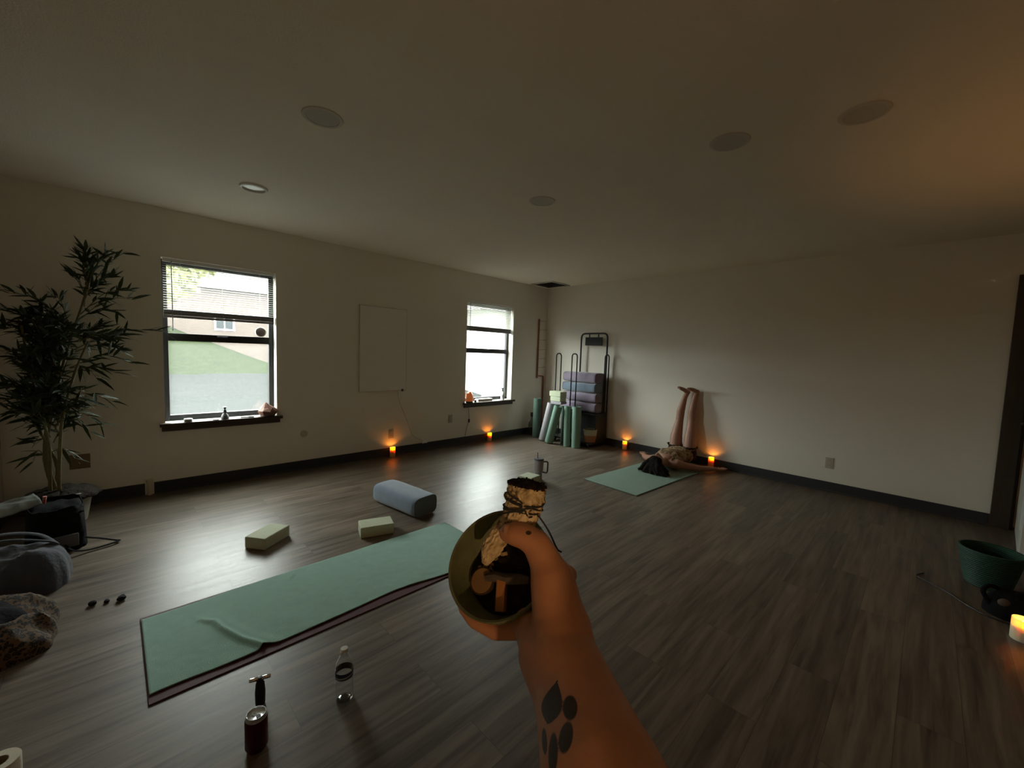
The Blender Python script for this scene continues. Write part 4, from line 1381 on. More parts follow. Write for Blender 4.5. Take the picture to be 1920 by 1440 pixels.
def tote(u, v):
    a = 2 * PI * u
    e = 0.55
    c, s = math.cos(a), math.sin(a)
    k = 1 - 0.10 * v + 0.05 * noise.noise((c * 2, s * 2, v * 3))
    return (0.19 * k * math.copysign(abs(c) ** e, c) + 0.012 * noise.noise((c * 3, s * 3, v * 7)), 0.13 * k * math.copysign(abs(s) ** e, s), 0.002 + 0.27 * v + 0.02 * v * noise.noise((c * 2 + 5, s * 2, 0)))


mb = MB().grid(56, 14, tote)
o_ = len(mb.v)
mb.add([tote(k / 56, 0) for k in range(56)], [tuple(range(55, -1, -1))])
obj('bag_body', mb, M_CLOTHBLK, bg, solid=0.005)
obj('flap', MB().grid(12, 12, lambda u, v: (-0.17 + 0.34 * u, -0.11 + 0.22 * v, 0.235 + 0.035 * math.sin(u * PI) + 0.02 * noise.noise((u * 4, v * 4, 2)))), M_CLOTHBLK, bg, solid=0.004)
obj('strap', MB().tube(catmull([(0.16, 0.11, 0.06), (0.20, 0.17, 0.045), (0.215, 0.235, 0.015), (0.235, 0.255, 0.012), (0.255, 0.22, 0.012), (0.27, 0.12, 0.012), (0.27, 0.05, 0.03), (0.19, 0.02, 0.05)]), 0.009, n=8, flat=0.4), M_CLOTHBLK, bg)
obj('zip_panel', MB().box((0.185, -0.06, 0.03), (0.196, 0.08, 0.11)), mat('grey_pocket', (0.12, 0.12, 0.13), 0.8), bg, bevel=0.005)
t = thing('lip_balm', 'small pink tube sticking up out of the black tote bag', 'tube', (0.735, -5.655, 0.245), rot=(R(-8), R(6), 0))
obj('tube', MB().lathe([(0, 0), (0.009, 0), (0.0095, 0.002), (0.0095, 0.045), (0, 0.045)], 18), mat('coral_plastic', (0.60, 0.16, 0.13), 0.4), t)
obj('cap', MB().lathe([(0, 0.0455), (0.0095, 0.0455), (0.009, 0.064), (0, 0.066)], 18), mat('pale_coral_plastic', (0.70, 0.30, 0.26), 0.4), t)
t = tag(obj('folded_cloth', MB().grid(30, 20, lambda u, v: (0.17 * (u - 0.5), 0.20 * (v - 0.5), 0.028 * (1 - (2 * u - 1) ** 4) + 0.010 * noise.noise((u * 4, v * 4, 3)) + 0.02 * v)), mat('pale_grey_linen', (0.17, 0.18, 0.165), 0.9, var=0.1), loc=(0.86, -5.765, 0.292), rot=(R(4), R(8), R(20)), solid=0.012),
        'pale grey folded cloth lying on the black tote bag at the left edge', 'cloth')

# slate grey bag
gb = thing('duffel_bag', 'slumped slate grey bag on the floor in front of the black tote', 'bag', (1.33, -5.70, 0), R(10))
hp = heap(3.1, 0.235, 0.20, 0.235, 0.05)
hp.v = [(x, max(y, -0.19), z) for x, y, z in hp.v]
obj('bag_body', hp, M_CLOTHGRY, gb)
obj('strap', MB().tube(catmull([(-0.13, -0.17, 0.215), (-0.16, -0.05, 0.245), (-0.13, 0.08, 0.215), (-0.05, 0.14, 0.165), (0.02, 0.10, 0.215), (-0.04, -0.03, 0.245), (-0.05, -0.16, 0.235)]), 0.016, n=8, flat=0.35), M_CLOTHGRY, gb)
obj('white_tag', MB().box((0.045, 0.03, 0.0), (0.095, 0.085, 0.003), Matrix.Translation((0.06, 0.03, 0.185)) @ Matrix.Rotation(R(38), 4, 'Y')), mat('white_label_cloth', (0.62, 0.64, 0.60), 0.8), gb, bevel=0.001)

# leopard print throw
lp = heap(7.7, 0.26, 0.205, 0.165, 0.075)
lp.v = [(x, max(y, -0.17), z) for x, y, z in lp.v]
lo_ = thing('leopard_coat', 'leopard print throw heaped on the floor at the lower left edge', 'throw', (1.93, -5.725, 0), R(10))
obj('cloth', lp, spot_material('leopard_cloth', (0.12, 0.068, 0.032), (0.005, 0.004, 0.003), (0.045, 0.025, 0.012), 55), lo_)
lin = heap(2.2, 0.17, 0.12, 0.14, 0.02, 48, 16)
lin.v = [(x * 1.0 - 0.03, max(y, -0.12), z + 0.028) for x, y, z in lin.v]
obj('lining', lin, M_CLOTHBLK, lo_)

# ------------------------------------------------------------------ right edge: green basket, dark bag, cable
M_GRNB = mat('green_basket_plastic', (0.014, 0.060, 0.036), 0.6, var=0.15, scale=20, bump=0.3, bscale=90)
M_GRNR = mat('green_basket_rim', (0.02, 0.072, 0.046), 0.55, var=0.1)
basket((4.965, -1.50, 0.001), 'green tub on the floor in front of the open white door', 0.092, 0.138, 0.225, [(0, 0.205, M_GRNB, 'tub_body'), (0.205, 0.226, M_GRNR, 'tub_rim')], cat='tub')
sb = thing('gym_bag', 'black bag lying on the floor between the green tub and the pale candle', 'bag', (5.06, -1.86, 0), R(15))
obj('bag_body', heap(5.5, 0.135, 0.11, 0.13, 0.03, 48, 18), M_CLOTHBLK, sb)
obj('handle', MB().tube(catmull([(-0.13, -0.03, 0.05), (-0.155, -0.02, 0.11), (-0.12, 0.0, 0.14), (-0.06, 0.02, 0.11)]), 0.011, n=8), M_CLOTHBLK, sb)
obj('patch', MB().ellipsoid((-0.085, -0.065, 0.085), (0.03, 0.018, 0.022)), mat('dusty_brown_patch', (0.10, 0.065, 0.05), 0.8), sb)
cb = obj('cable', MB().tube(catmull([Vector((4.69, -1.62, 0.006)), Vector((4.66, -1.70, 0.006)), Vector((4.72, -1.76, 0.006)), Vector((4.80, -1.84, 0.006)), Vector((4.87, -1.94, 0.006)), Vector((4.95, -2.0, 0.006)), Vector((5.10, -2.02, 0.006))]), 0.0036, n=8), M_BLACK)
tag(cb, 'thin black cord trailing on the floor left of the black bag', 'cord')
# ------------------------------------------------------------------ person lying on the mat with legs up the wall
def skin_material(name, col, ink=False):
    m, nt, b = _nt(name)
    N, L = nt.nodes, nt.links
    tc = N.new('ShaderNodeTexCoord')
    nz = N.new('ShaderNodeTexNoise')
    nz.inputs['Scale'].default_value = 35
    nz.inputs['Detail'].default_value = 5
    L.new(tc.outputs['Object'], nz.inputs['Vector'])
    c = ramp(nt, nz.outputs['Fac'], [(0.3, tuple(x * 0.9 for x in col)), (0.7, (min(1, col[0] * 1.08), col[1] * 1.05, col[2] * 1.05))])
    if ink:
        at_ = N.new('ShaderNodeAttribute')
        at_.attribute_name = 'ink'
        st = N.new('ShaderNodeMapRange')
        st.inputs[1].default_value = -0.06
        st.inputs[2].default_value = 0.10
        st.inputs[3].default_value = 0.94
        st.inputs[4].default_value = 0.0
        L.new(at_.outputs['Fac'], st.inputs[0])
        mx = N.new('ShaderNodeMix')
        mx.data_type = 'RGBA'
        L.new(st.outputs[0], mx.inputs[0])
        L.new(c, mx.inputs[6])
        mx.inputs[7].default_value = (0.008, 0.011, 0.011, 1)
        c = mx.outputs[2]
    L.new(c, b.inputs['Base Color'])
    b.inputs['Roughness'].default_value = 0.5
    b.inputs['Subsurface Weight'].default_value = 0.12
    b.inputs['Subsurface Radius'].default_value = (0.010, 0.004, 0.002)
    b.inputs['Subsurface Scale'].default_value = 1.0
    nb = N.new('ShaderNodeTexNoise')
    nb.inputs['Scale'].default_value = 420
    L.new(tc.outputs['Object'], nb.inputs['Vector'])
    bp = N.new('ShaderNodeBump')
    bp.inputs['Strength'].default_value = 0.10
    bp.inputs['Distance'].default_value = 0.002
    L.new(nb.outputs['Fac'], bp.inputs['Height'])
    L.new(bp.outputs[0], b.inputs['Normal'])
    return m


OX, OY = 2.49, -0.50
ps = thing('person', 'person lying on the green mat with bare legs raised against the back wall', 'person', (OX, OY, 0))


def P(x, y, z):
    return Vector((x - OX, y - OY, z))


M_SKIN = skin_material('skin', (0.38, 0.20, 0.135))
b = MB()
legA = [(P(2.405, -.150, .125), .084), (P(2.392, -.118, .33), .072), (P(2.408, -.088, .54), .048), (P(2.416, -.088, .66), .050), (P(2.446, -.066, .83), .031), (P(2.462, -.052, .885), .030)]
legB = [(P(2.578, -.150, .125), .084), (P(2.570, -.118, .34), .072), (P(2.566, -.088, .55), .048), (P(2.562, -.090, .67), .050), (P(2.574, -.066, .84), .031), (P(2.586, -.052, .90), .030)]
for lg in (legA, legB):
    limb(b, [p for p, r in lg], [r for p, r in lg])
for (heel, ball, toe) in ((P(2.476, -.046, .905), P(2.415, -.135, .955), P(2.388, -.162, .972)), (P(2.592, -.046, .922), P(2.535, -.135, .955), P(2.508, -.165, .964))):
    limb(b, [heel, (heel + ball) / 2 + Vector((0, 0, 0.004)), ball], [.028, .026, .022])
    sd = (ball - heel).cross(Vector((0, 0.5, 1))).normalized()
    for k in range(5):
        q = ball + sd * (k - 2) * 0.0115
        capsule(b, q, .0095, toe + sd * (k - 2) * 0.0105 + (heel - ball) * (0.05 * abs(k - 1)), .0075 if k else .0095)
b.ellipsoid(P(2.49, -.215, .118), (.168, .125, .100))
b.ellipsoid(P(2.49, -.36, .108), (.132, .14, .086))
b.ellipsoid(P(2.487, -.485, .120), (.148, .15, .100))
capsule(b, P(2.345, -.585, .088), .058, P(2.630, -.585, .088), .058)
limb(b, [P(2.485, -.63, .088), P(2.475, -.725, .095)], [.055, .048])
HD = P(2.462, -.795, .112)
b.ellipsoid(HD, (.073, .100, .092))
b.ellipsoid(HD + Vector((0, .062, .030)), (.050, .050, .052))            # jaw and chin
capsule(b, HD + Vector((0, .005, .088)), .010, HD + Vector((0, .038, .098)), .013)  # nose
b.ellipsoid(HD + Vector((0, .066, .078)), (.024, .010, .010))            # mouth
for s in (-1, 1):
    b.ellipsoid(HD + Vector((s * .028, -.005, .074)), (.018, .012, .014))  # eyelids
    b.ellipsoid(HD + Vector((s * .075, .012, .0)), (.010, .022, .028))     # ears
    capsule(b, HD + Vector((s * .012, -.026, .086)), .008, HD + Vector((s * .044, -.022, .074)), .007)
for s, arm in ((1, [P(2.645, -.585, .088), P(2.735, -.50, .066), P(2.815, -.42, .052), P(2.885, -.315, .044), P(2.940, -.215, .036)]),
               (-1, [P(2.330, -.585, .088), P(2.235, -.51, .066), P(2.145, -.435, .052), P(2.075, -.335, .044), P(2.015, -.245, .036)])):
    limb(b, arm, [.050, .042, .035, .031, .022])
    d = (arm[-1] - arm[-2]).normalized()
    sd = Vector((d.y, -d.x, 0)) * s
    palm = arm[-1] + d * .045
    for k in range(4):
        q = arm[-1] + d * .01 + sd * (k - 1.5) * .012
        capsule(b, q, .014, palm + d * .03 + sd * (k - 1.5) * .018, .012)
        l = (.055, .066, .062, .048)[k]
        q = palm + d * .03 + sd * (k - 1.5) * .019
        m1 = q + d * l * .5 + Vector((0, 0, .010))
        limb(b, [q, m1, q + d * l + sd * (k - 1.5) * .003 + Vector((0, 0, .012))], [.0095, .0088, .0072], 12)
    q = arm[-1] + d * .02 - sd * .02
    limb(b, [q, q + d * .035 - sd * .025, q + d * .06 - sd * .036 + Vector((0, 0, .006))], [.013, .010, .0085], 12)
b.v = [(p[0], p[1], max(p[2], .0125)) for p in b.v]
body = remesh('body', b, M_SKIN, 0.0055, 4, ps)

# patterned camisole
m_top = spot_material('tan_patterned_cloth', (0.36, 0.25, 0.135), (0.16, 0.095, 0.05), (0.27, 0.18, 0.10), 26)
b = MB()
b.ellipsoid(P(2.49, -.245, .122), (.180, .11, .112))
b.ellipsoid(P(2.49, -.36, .114), (.146, .15, .100))
b.ellipsoid(P(2.487, -.490, .124), (.165, .125, .116))
b.ellipsoid(P(2.585, -.53, .10), (.085, .07, .085))
b.ellipsoid(P(2.395, -.53, .10), (.085, .07, .085))
b.ellipsoid(P(2.425, -.50, .175), (.066, .075, .058)).ellipsoid(P(2.552, -.50, .175), (.066, .075, .058))
for x in (2.40, 2.57):
    capsule(b, P(x, -.55, .165), .013, P(x, -.625, .135), .010)
b.v = [(p[0] + .006 * noise.noise(Vector(p) * 22), p[1] + .008 * noise.noise(Vector(p) * 18 + Vector((3, 0, 0))), max(p[2] + .008 * noise.noise(Vector(p) * 20 + Vector((0, 5, 0))), .0122)) for p in b.v]
remesh('camisole', b, m_top, 0.006, 3, ps)
# dark shorts with a ruffled hem round each thigh
m_sh = mat('dark_brown_cloth', (0.030, 0.018, 0.014), 0.9, var=0.3, scale=30)
b = MB()
b.ellipsoid(P(2.49, -.170, .118), (.180, .112, .108))
for hx in (2.402, 2.577):
    capsule(b, P(hx, -.145, .125), .092, P(hx - .004, -.138, .165), .090)
b.v = [(p[0], min(p[1], -.018 - OY), max(p[2], .0122)) for p in b.v]
sh = remesh('shorts', b, m_sh, 0.007, 3, ps)
for hx in (2.400, 2.575):
    def ruff(u, v, hx=hx):
        a = 2 * PI * u
        r = .086 + .016 * v + .006 * v * math.sin(a * 13)
        return P(hx + r * math.cos(a), min(-.142 + r * math.sin(a) * .9, -.02), .205 + .028 * v + .004 * math.sin(a * 13 + 1))
    obj('hem_ruffle', MB().grid(104, 4, ruff), m_sh, sh, solid=0.002)
# hair spread on the mat
m_hair = mat('dark_brown_hair', (0.010, 0.007, 0.006), 0.8, spec=0.15, var=0.4, scale=40, stretch=(12, 2, 12), bump=0.5, bscale=60)
b = MB()
b.ellipsoid(HD + Vector((0, -.022, -.006)), (.083, .100, .092))
random.seed(4)
tips = [(2.318, -.905), (2.345, -.945), (2.39, -.965), (2.44, -.97), (2.50, -.975), (2.55, -.97), (2.60, -.965), (2.645, -.955), (2.675, -.935), (2.66, -.88), (2.62, -.82), (2.335, -.865), (2.58, -.75), (2.36, -.80)]
for (x, y) in tips:
    for k in range(3):
        j = Vector((random.uniform(-.02, .02), random.uniform(-.015, .015), 0))
        s0 = HD + Vector((random.uniform(-.05, .05), -.06, random.uniform(-.03, .03)))
        e = P(x, y, .018) + j
        mid = (s0 + e) / 2 + Vector((0, -.012, .012))
        limb(b, [s0, mid, e], [.040, .030, .008], 10)
fr = P(2.462, -.725, 0)
b.v = [(p[0], p[1], max(p[2], .0124)) for p in b.v]
hr = remesh('hair', b, m_hair, 0.006, 2, ps)
# ------------------------------------------------------------------ the photographer's arm holding a smudge bowl
M_SKIN2 = skin_material('forearm_skin', (0.50, 0.265, 0.165), ink=True)
UL = (CU - CR).normalized()
BC = at(934, 1054, .356)                     # rim centre of the bowl
vd = (BC - CAM_LOC).normalized()
BN = (-vd * .83 + UL * .56).normalized()     # opening direction
E1 = (CR - BN * CR.dot(BN)).normalized()
E2 = BN.cross(E1)
BM = Matrix(((E1.x, E2.x, BN.x, BC.x), (E1.y, E2.y, BN.y, BC.y), (E1.z, E2.z, BN.z, BC.z), (0, 0, 0, 1)))
RB = .0475                                   # bowl radius


def bw(deg, r, dn):
    """point in the bowl's own frame: angle round the rim, radius, depth below the rim"""
    return BM @ Vector((r * math.cos(R(deg)), r * math.sin(R(deg)), -dn))


bowl = thing('smudge_bowl', 'small dark olive bowl of ash and wood pieces held in the hand', 'bowl')
bowl.matrix_world = BM
m_bowl = mat('olive_glaze', (0.15, 0.185, 0.115), 0.42, var=0.3, scale=60, bump=0.1)
pr = [(0, -.041), (.020, -.0405), (.022, -.042), (.030, -.038), (.040, -.026), (.0462, -.010), (.0478, .0), (.0470, .0014), (.0452, .0005), (.0435, -.010), (.037, -.024), (.028, -.034), (0, -.036)]
obj('bowl_body', MB().lathe(pr, 56), m_bowl, bowl)
ash = mat('dark_ash', (0.022, 0.016, 0.012), 1.0, var=0.7, scale=160, bump=0.8, bscale=300)
obj('ash_bed', MB().grid(48, 14, lambda u, v: (.0352 * v * math.cos(2 * PI * u), .0352 * v * math.sin(2 * PI * u), -.0255 + .0022 * noise.noise((v * math.cos(2 * PI * u) * 5, v * math.sin(2 * PI * u) * 5, 2)) - .001 * v)), ash, bowl, solid=.003)


def bthing(name, label, cat, deg, r, dn, rotz=0.0, tilt=(0, 0), grp=None):
    t = thing(name, label, cat, group=grp)
    t.matrix_world = BM @ Matrix.Translation((r * math.cos(R(deg)), r * math.sin(R(deg)), -dn)) @ Euler((tilt[0], tilt[1], rotz)).to_matrix().to_4x4()
    return t


wood = mat('pale_wood', (0.26, 0.17, 0.09), 0.8, var=0.3, scale=120)
t = bthing('wood_slice', 'round brown wood slice lying in the lower left of the bowl', 'wood slice', 200, .0225, .0195, 0, (R(6), R(-4)))
obj('slice', MB().lathe([(0, -.001), (.0103, -.001), (.0108, 0), (.0108, .0035), (.0103, .0043), (0, .0040)], 32), wood, t)
obj('bark_ring', MB().lathe([(.0106, -.001), (.0116, -.0005), (.0118, .0038), (.0106, .0043)], 32, close=True), mat('dark_bark', (0.05, 0.03, 0.02), 0.9), t)
t = bthing('wood_stick', 'short orange brown wood stick standing in the bowl below the grey twig', 'wood stick', 262, .0215, .0195, R(82), (0, R(-14)))
obj('stick', MB().box((-.0125, -.0042, -.001), (.0125, .0042, .0055)), mat('orange_wood', (0.42, 0.20, 0.08), 0.75, var=0.25, scale=90, stretch=(1, 8, 8)), t, bevel=.0008)
t = bthing('grey_twig', 'grey charred twig lying across the middle of the bowl', 'twig', 285, .010, .0150, R(-10))
tw_ = MB().tube([(-.020, 0, 0), (-.01, .001, .001), (.0, -.0005, .0), (.012, .0005, .001), (.021, 0, 0)], [.0034, .0042, .0045, .0043, .003], n=12)
tw_.v = [tuple(Vector(p) + Vector((0, 1, 1)) * .0009 * noise.noise(Vector(p) * 400)) for p in tw_.v]
obj('twig', tw_, mat('grey_char', (0.10, 0.095, 0.09), 0.95, var=0.5, scale=250), t)
random.seed(9)
fl_ = MB()
for k in range(26):
    a, r = R(random.uniform(95, 175)), random.uniform(.014, .030)
    M = Matrix.Translation((r * math.cos(a), r * math.sin(a), -.0225 + random.uniform(0, .003))) @ Euler((random.uniform(-.6, .6), random.uniform(-.6, .6), random.uniform(0, 6))).to_matrix().to_4x4()
    s = random.uniform(.0012, .0038)
    fl_.prism([(s, 0), (s * .2, s * .6), (-s * .8, s * .2), (-s * .4, -s * .6)], -.0004, .0004, M)
fo = obj('ash_flakes', fl_, mat('pale_ash_flake', (0.34, 0.27, 0.17), 0.95, var=0.4, scale=300), smooth=False)
fo.matrix_world = BM
tag(fo, 'pale dried leaf flakes scattered in the upper left of the bowl', 'ash flakes', kind='stuff')

# --- the sage bundle, pressed against the bowl by the thumb
sg_pts = [at(989, 907, .343), at(984, 938, .3425), at(976, 966, .3425), at(966, 990, .344), at(957, 1008, .346)]
sage = thing('sage_bundle', 'thick dried sage bundle with a burnt tip tied with dark thread, pinched under the thumb', 'sage bundle', sg_pts[2])
m_sg, nt, bb = _nt('dried_sage')
tcn = nt.nodes.new('ShaderNodeTexCoord')
mpn = nt.nodes.new('ShaderNodeMapping')
nz = nt.nodes.new('ShaderNodeTexNoise')
nz.inputs['Scale'].default_value = 110
nz.inputs['Detail'].default_value = 6
nt.links.new(tcn.outputs['Object'], nz.inputs['Vector'])
c = ramp(nt, nz.outputs['Fac'], [(0.34, (0.16, 0.125, 0.07)), (0.45, (0.55, 0.47, 0.31)), (0.7, (0.80, 0.73, 0.56))])
nt.links.new(c, bb.inputs['Base Color'])
bb.inputs['Roughness'].default_value = 0.95
bpn = nt.nodes.new('ShaderNodeBump')
bpn.inputs['Strength'].default_value = 0.8
bpn.inputs['Distance'].default_value = 0.002
nt.links.new(nz.outputs['Fac'], bpn.inputs['Height'])
nt.links.new(bpn.outputs[0], bb.inputs['Normal'])
m_burn = mat('burnt_sage', (0.018, 0.012, 0.010), 1.0, var=0.6, scale=200, bump=0.9, bscale=300)


def bundle(pts, rad, seed, lobes=9):
    """dried leaves bound lengthwise: creased along the axis, ragged in section"""
    pts = catmull(pts, 14)
    n = 128
    m = len(pts)
    base = MB().tube(pts, [1.0] * m, n=n, caps=False)
    vs = []
    for i in range(m):
        t = i / (m - 1) * (len(rad) - 1)
        k = min(int(t), len(rad) - 2)
        r = rad[k] + (rad[k + 1] - rad[k]) * (t - k)
        s = i * .09
        for j in range(n):
            d = Vector(base.v[i * n + j]) - pts[i]
            a = 2 * PI * j / n + .25 * noise.noise((s * 1.5, seed, 0)) + .18 * noise.noise((s * 3, j * .05, seed))
            ca, sa = math.cos(a), math.sin(a)
            w = 1 - .20 * abs(noise.noise((ca * 3.2 + seed, sa * 3.2, s * .9))) * 2 + .06
            w += .07 * (1 - 2 * abs(noise.noise((ca * 7, sa * 7 + seed, s * 2.0)))) + .05 * noise.noise((ca * 14, sa * 14 + seed, s * 5))
            w += .05 * noise.noise((ca * 2, sa * 2, s * 5 + seed))
            vs.append(pts[i] + d * r * w)
    fs = [(i * n + j, i * n + (j + 1) % n, (i + 1) * n + (j + 1) % n, (i + 1) * n + j) for i in range(m - 1) for j in range(n)]
    c0, c1 = len(vs), len(vs) + 1
    vs += [pts[0] + (pts[0] - pts[1]) * 0.15, pts[-1]]
    fs += [(c0, (j + 1) % n, j) for j in range(n)] + [(c1, (m - 1) * n + j, (m - 1) * n + (j + 1) % n) for j in range(n)]
    return vs, fs


vs, fs = bundle(sg_pts, [.0148, .0152, .0138, .0130, .0095], 1.7)
obj('leaf_bundle', MB().add([v - sg_pts[2] for v in vs], fs), m_sg, sage)
ax = (sg_pts[0] - sg_pts[1]).normalized()
sA = ax.orthogonal().normalized()
sB = ax.cross(sA)
# the burnt end: a charred skin over the first few millimetres with a ragged edge
nb_, nr_ = 128, 4
tipv, tipf = [], []
ctr = sg_pts[0]
for i in range(nr_):
    cen = sum((vs[i * nb_ + j] for j in range(nb_)), Vector()) / nb_
    for j in range(nb_):
        p = vs[i * nb_ + j]
        rag = .5 + .5 * noise.noise((j * .11, 3.3, 0)) + .3 * noise.noise((j * .4, 1.3, 0))
        k = 1.045 if i < nr_ - 1 else .96
        if i > 1 and rag < .30 * i:
            k = .94
        tipv.append(cen + (p - cen) * k - sg_pts[2])
tipf = [(i * nb_ + j, (i + 1) * nb_ + j, (i + 1) * nb_ + (j + 1) % nb_, i * nb_ + (j + 1) % nb_) for i in range(nr_ - 1) for j in range(nb_)]
o0 = len(tipv)
for i, k in enumerate((.8, .5, .2)):
    for j in range(nb_):
        p = tipv[j]
        c = ctr - sg_pts[2]
        tipv.append(c + (p - c) * k + ax * (.0012 + .0010 * i + .0016 * noise.noise((math.cos(2 * PI * j / nb_) * k * 5, math.sin(2 * PI * j / nb_) * k * 5, 4))))
R_ = [list(range(nb_))] + [list(range(o0 + i * nb_, o0 + (i + 1) * nb_)) for i in range(3)]
for A_, B_ in zip(R_, R_[1:]):
    tipf += [(A_[j], A_[(j + 1) % nb_], B_[(j + 1) % nb_], B_[j]) for j in range(nb_)]
tipf.append(tuple(R_[-1]))
tipb = MB().add(tipv, tipf)
for k in range(18):
    a, r = random.uniform(0, 2 * PI), random.uniform(.003, .0135)
    q = ctr - sg_pts[2] + (sA * math.cos(a) + sB * math.sin(a)) * r
    tipb.tube([q - ax * .001, q + ax * random.uniform(.0015, .0042) + sA * random.uniform(-.001, .001)], [.0018, .0007], n=6)
obj('burnt_tip', tipb, m_burn, sage)
vs, fs = bundle([at(950, 985, .347), at(934, 1008, .348), at(920, 1032, .350), at(910, 1056, .352)], [.0075, .0085, .0078, .0030], 5.1, 7)
obj('leaf_end', MB().add([v - sg_pts[2] for v in vs], fs), m_sg, sage)
m_th = mat('dark_slate_thread', (0.035, 0.042, 0.055), 0.85, var=0.2, scale=200)


def wrap(c, r, tilt, rad=.00062, ph=0):
    pts = []
    for k in range(40):
        a = 2 * PI * k / 40
        pts.append(c - sg_pts[2] + (sA * math.cos(a) + sB * math.sin(a)) * r * (1 + .03 * math.sin(a * 5 + ph)) + ax * tilt * math.sin(a + ph))
    return MB().tube(pts, rad, n=8, closed=True)


for (u, v, d, r, tl, ph) in ((985, 936, .3425, .0166, .002, 0), (982, 944, .3425, .0163, -.0035, 1), (980, 949, .3425, .0160, .0045, 2), (978, 954, .3425, .0157, -.001, 0.5), (976, 962, .3428, .0155, .007, 2.6)):
    obj('thread_wrap', wrap(at(u, v, d), r, tl, .0007, ph), m_th, sage)
kn = [at(964, 932, 0.3322), at(952, 938, 0.3312), at(946, 928, 0.3312), at(951, 923, 0.3312), at(958, 930, 0.3297), at(975, 940, 0.3272), at(983, 950, 0.3267)]
obj('thread_loop', MB().tube([p - sg_pts[2] for p in catmull(kn, 8)], .0008, n=8), m_th, sage)
tl = [at(974, 948, 0.3267), at(984, 958, 0.3267), at(992, 970, 0.3282), at(1006, 966, 0.3342), at(1016, 976, 0.3382), at(1030, 998, 0.3412), at(1040, 1020, 0.3432), at(1046, 1031, 0.3442), at(1053, 1035, 0.3442)]
obj('thread_tail', MB().tube([p - sg_pts[2] for p in catmull(tl, 8)], .00075, n=8), m_th, sage)
xs_ = [at(975, 946, 0.3267), at(979, 960, 0.3282), at(986, 972, 0.3312), at(992, 982, 0.3337)]
obj('thread_tail', MB().tube([p - sg_pts[2] for p in catmull(xs_, 8)], .0008, n=8), m_th, sage)
xs_ = [at(981, 952, 0.3267), at(975, 962, 0.3287), at(968, 971, 0.3312), at(964, 977, 0.3332)]
obj('thread_tail', MB().tube([p - sg_pts[2] for p in catmull(xs_, 8)], .0007, n=8), m_th, sage)

# --- arm and hand: one continuous skin
arm_root = at(1050, 1235, .285)
hp_ = thing('person', 'right hand and tattooed forearm of a person holding the bowl and sage', 'person', arm_root)


def A(u, v, d):
    return at(u, v, d) - arm_root


def cam3(x, y, d):
    return CAM_LOC + CR * x + CU * y + CF * d - arm_root


b = MB()
# upper arm, elbow, forearm, wrist
limb(b, [cam3(.20, -.16, -.22), cam3(.145, -.225, -.08), cam3(.098, -.270, .045)], [.046, .042, .037], 24)
limb(b, [cam3(.098, -.270, .045), cam3(.078, -.247, .115), A(1127, 1452, .222), A(1098, 1360, .245), A(1079, 1296, .263), A(1054, 1236, .284)], [.037, .039, .0335, .0295, .0265, .0255], 24)
limb(b, [cam3(.098, -.275, .045), cam3(.083, -.252, .115), A(1128, 1448, .224), A(1090, 1352, .25), A(1066, 1290, .268), A(1030, 1228, .292)], [.034, .035, .031, .0275, .0245, .0225], 24)
# heel of the hand and palm
limb(b, [A(1054, 1236, .284), A(1052, 1180, .298), A(1044, 1135, .306), A(1036, 1088, .313)], [.0255, .0225, .0190, .0172], 22)
limb(b, [A(1036, 1232, .29), A(1012, 1196, .312), A(990, 1170, .332)], [.0235, .0180, .0125], 22)
limb(b, [A(1040, 1236, .295), A(1020, 1192, .325), A(1002, 1168, .352)], [.0220, .0185, .0140], 22)
limb(b, [A(1056, 1225, .298), A(1045, 1185, .330), A(1030, 1155, .360)], [.0210, .0190, .0150], 22)
limb(b, [A(1062, 1200, .300), A(1052, 1150, .325), A(1040, 1115, .350)], [.0200, .0170, .0130], 22)
# thumb
limb(b, [A(1036, 1088, .313), A(1022, 1052, .3185), A(1006, 1020, .322)], [.0172, .0128, .0112], 22)
limb(b, [A(1006, 1020, .322), A(985, 1006, .3235), A(966, 1001, .325), A(953, 1000, .327)], [.0112, .0100, .0094, .0074], 22)
# fingers closing round the underside of the bowl
F = lambda deg, r, dn: bw(deg, r, dn) - arm_root
limb(b, [A(990, 1170, .332), F(-76, .0475, .028), F(-104, .0465, .028), F(-130, .0470, .026), F(-147, .0480, .024)], [.0110, .0086, .0082, .0076, .0062], 16)
limb(b, [A(1002, 1168, .350), F(-72, .0440, .042), F(-104, .0410, .043), F(-132, .0410, .042), F(-152, .043, .040)], [.0125, .0086, .0082, .0076, .0062], 16)
limb(b, [A(1030, 1155, .362), F(-42, .0480, .052), F(-90, .0300, .056), F(-150, .0260, .055), F(-175, .034, .050)], [.0130, .0094, .0090, .0082, .0070], 16)
limb(b, [A(1040, 1115, .354), F(0, .0500, .050), F(30, .0300, .055), F(80, .0200, .054), F(110, .026, .052)], [.0115, .0086, .0080, .0074, .0062], 16)
hand = remesh('hand_and_arm', b, M_SKIN2, 0.00125, 10, hp_, factor=0.6)

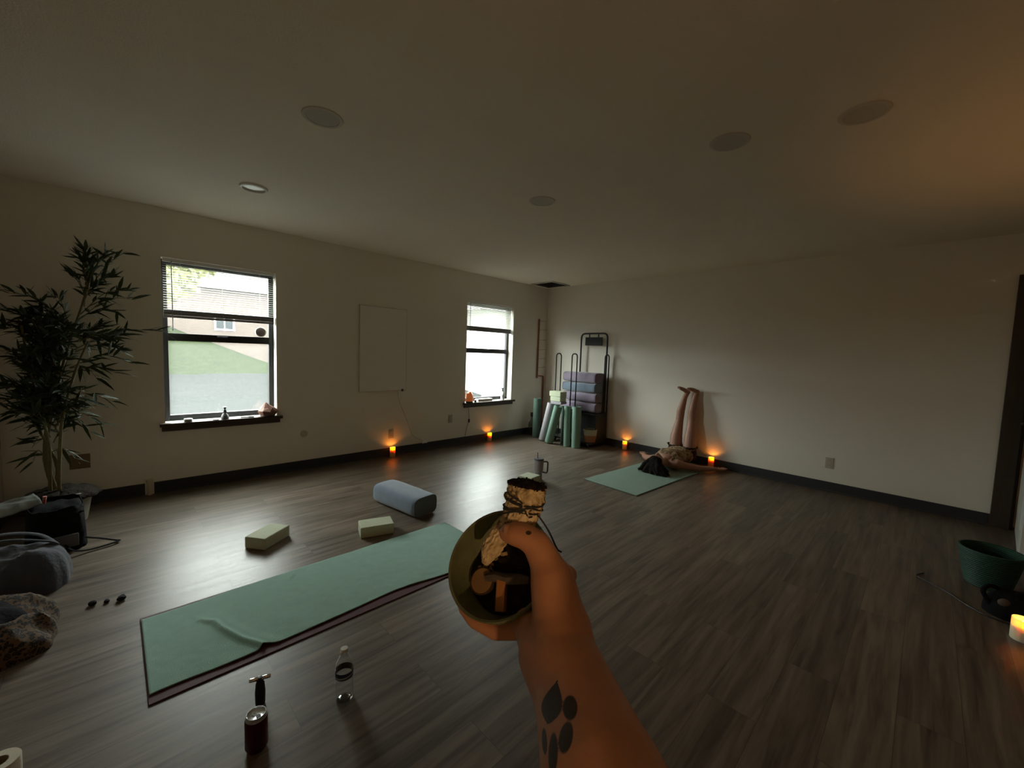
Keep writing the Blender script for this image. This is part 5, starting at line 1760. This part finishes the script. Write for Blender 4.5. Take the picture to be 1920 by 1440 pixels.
# tattoo: a band of ink given by distance to five petal outlines on the skin facing up the forearm
PET = [('leaf', 1036, 1317, 17, 43, 12), ('oval', 1069, 1327, 13.5, 23, 0), ('oval', 1061, 1383, 12.5, 30, 10), ('oval', 1037, 1414, 8.5, 40, 2), ('oval', 1021, 1390, 4.8, 25, -3)]


def petal(u, v):
    best = 9.0
    for kind, cx, cy, a, bq, ang in PET:
        t = R(ang)
        x = (u - cx) * math.cos(t) + (v - cy) * math.sin(t)
        y = -(u - cx) * math.sin(t) + (v - cy) * math.cos(t)
        if kind == 'leaf':
            yy = y / bq
            if abs(yy) >= 1.25:
                d = abs(yy) - .2
            else:
                q_ = min(1.0, max(0.0, (yy + 1) / 2))
                wdt = a * 1.12 * math.sin(PI * q_ ** 1.25) ** 0.9
                d = abs(x) / max(wdt, .3) - 1 if abs(yy) < 1 else 1
        else:
            d = math.hypot(x / a, y / bq) - 1
        best = min(best, d)
    dm = math.hypot((u - 991) / 5.5, (v - 999) / 4.0) - 1        # dark ash smudge on the thumb
    return max(-1, min(1, min(best, dm)))


me = hand.data
attr = me.attributes.new('ink', 'FLOAT', 'POINT')
vals = []
for vtx in me.vertices:
    p = vtx.co + arm_root - CAM_LOC
    z = p.dot(CF)
    q = 1.0
    if z > .12 and vtx.normal.dot(p) < 0:
        q = petal(960 + FPX * p.dot(CR) / z, 720 - FPX * p.dot(CU) / z)
    vals.append(q)
attr.data.foreach_set('value', vals)

m_nail = mat('fingernail', (0.52, 0.30, 0.22), 0.25, var=0.05)
tdir = (A(953, 1000, .327) - A(985, 1006, .3235)).normalized()
nup = (CU * .75 - CF * .35)
nup = (nup - tdir * nup.dot(tdir)).normalized()
ns = tdir.cross(nup)
nc = A(960, 1000.5, .326) + nup * .0066
NM = Matrix(((tdir.x, ns.x, nup.x, nc.x), (tdir.y, ns.y, nup.y, nc.y), (tdir.z, ns.z, nup.z, nc.z), (0, 0, 0, 1)))
nm = MB().grid(12, 10, lambda u, v: NM @ Vector((-.006 + .0125 * u, (v - .5) * .0125 * (1 - .35 * (2 * u - 1) ** 4), .0022 - .0035 * (2 * v - 1) ** 2 - .0012 * u * u)))
obj('thumbnail', nm, m_nail, hp_, solid=.0006)
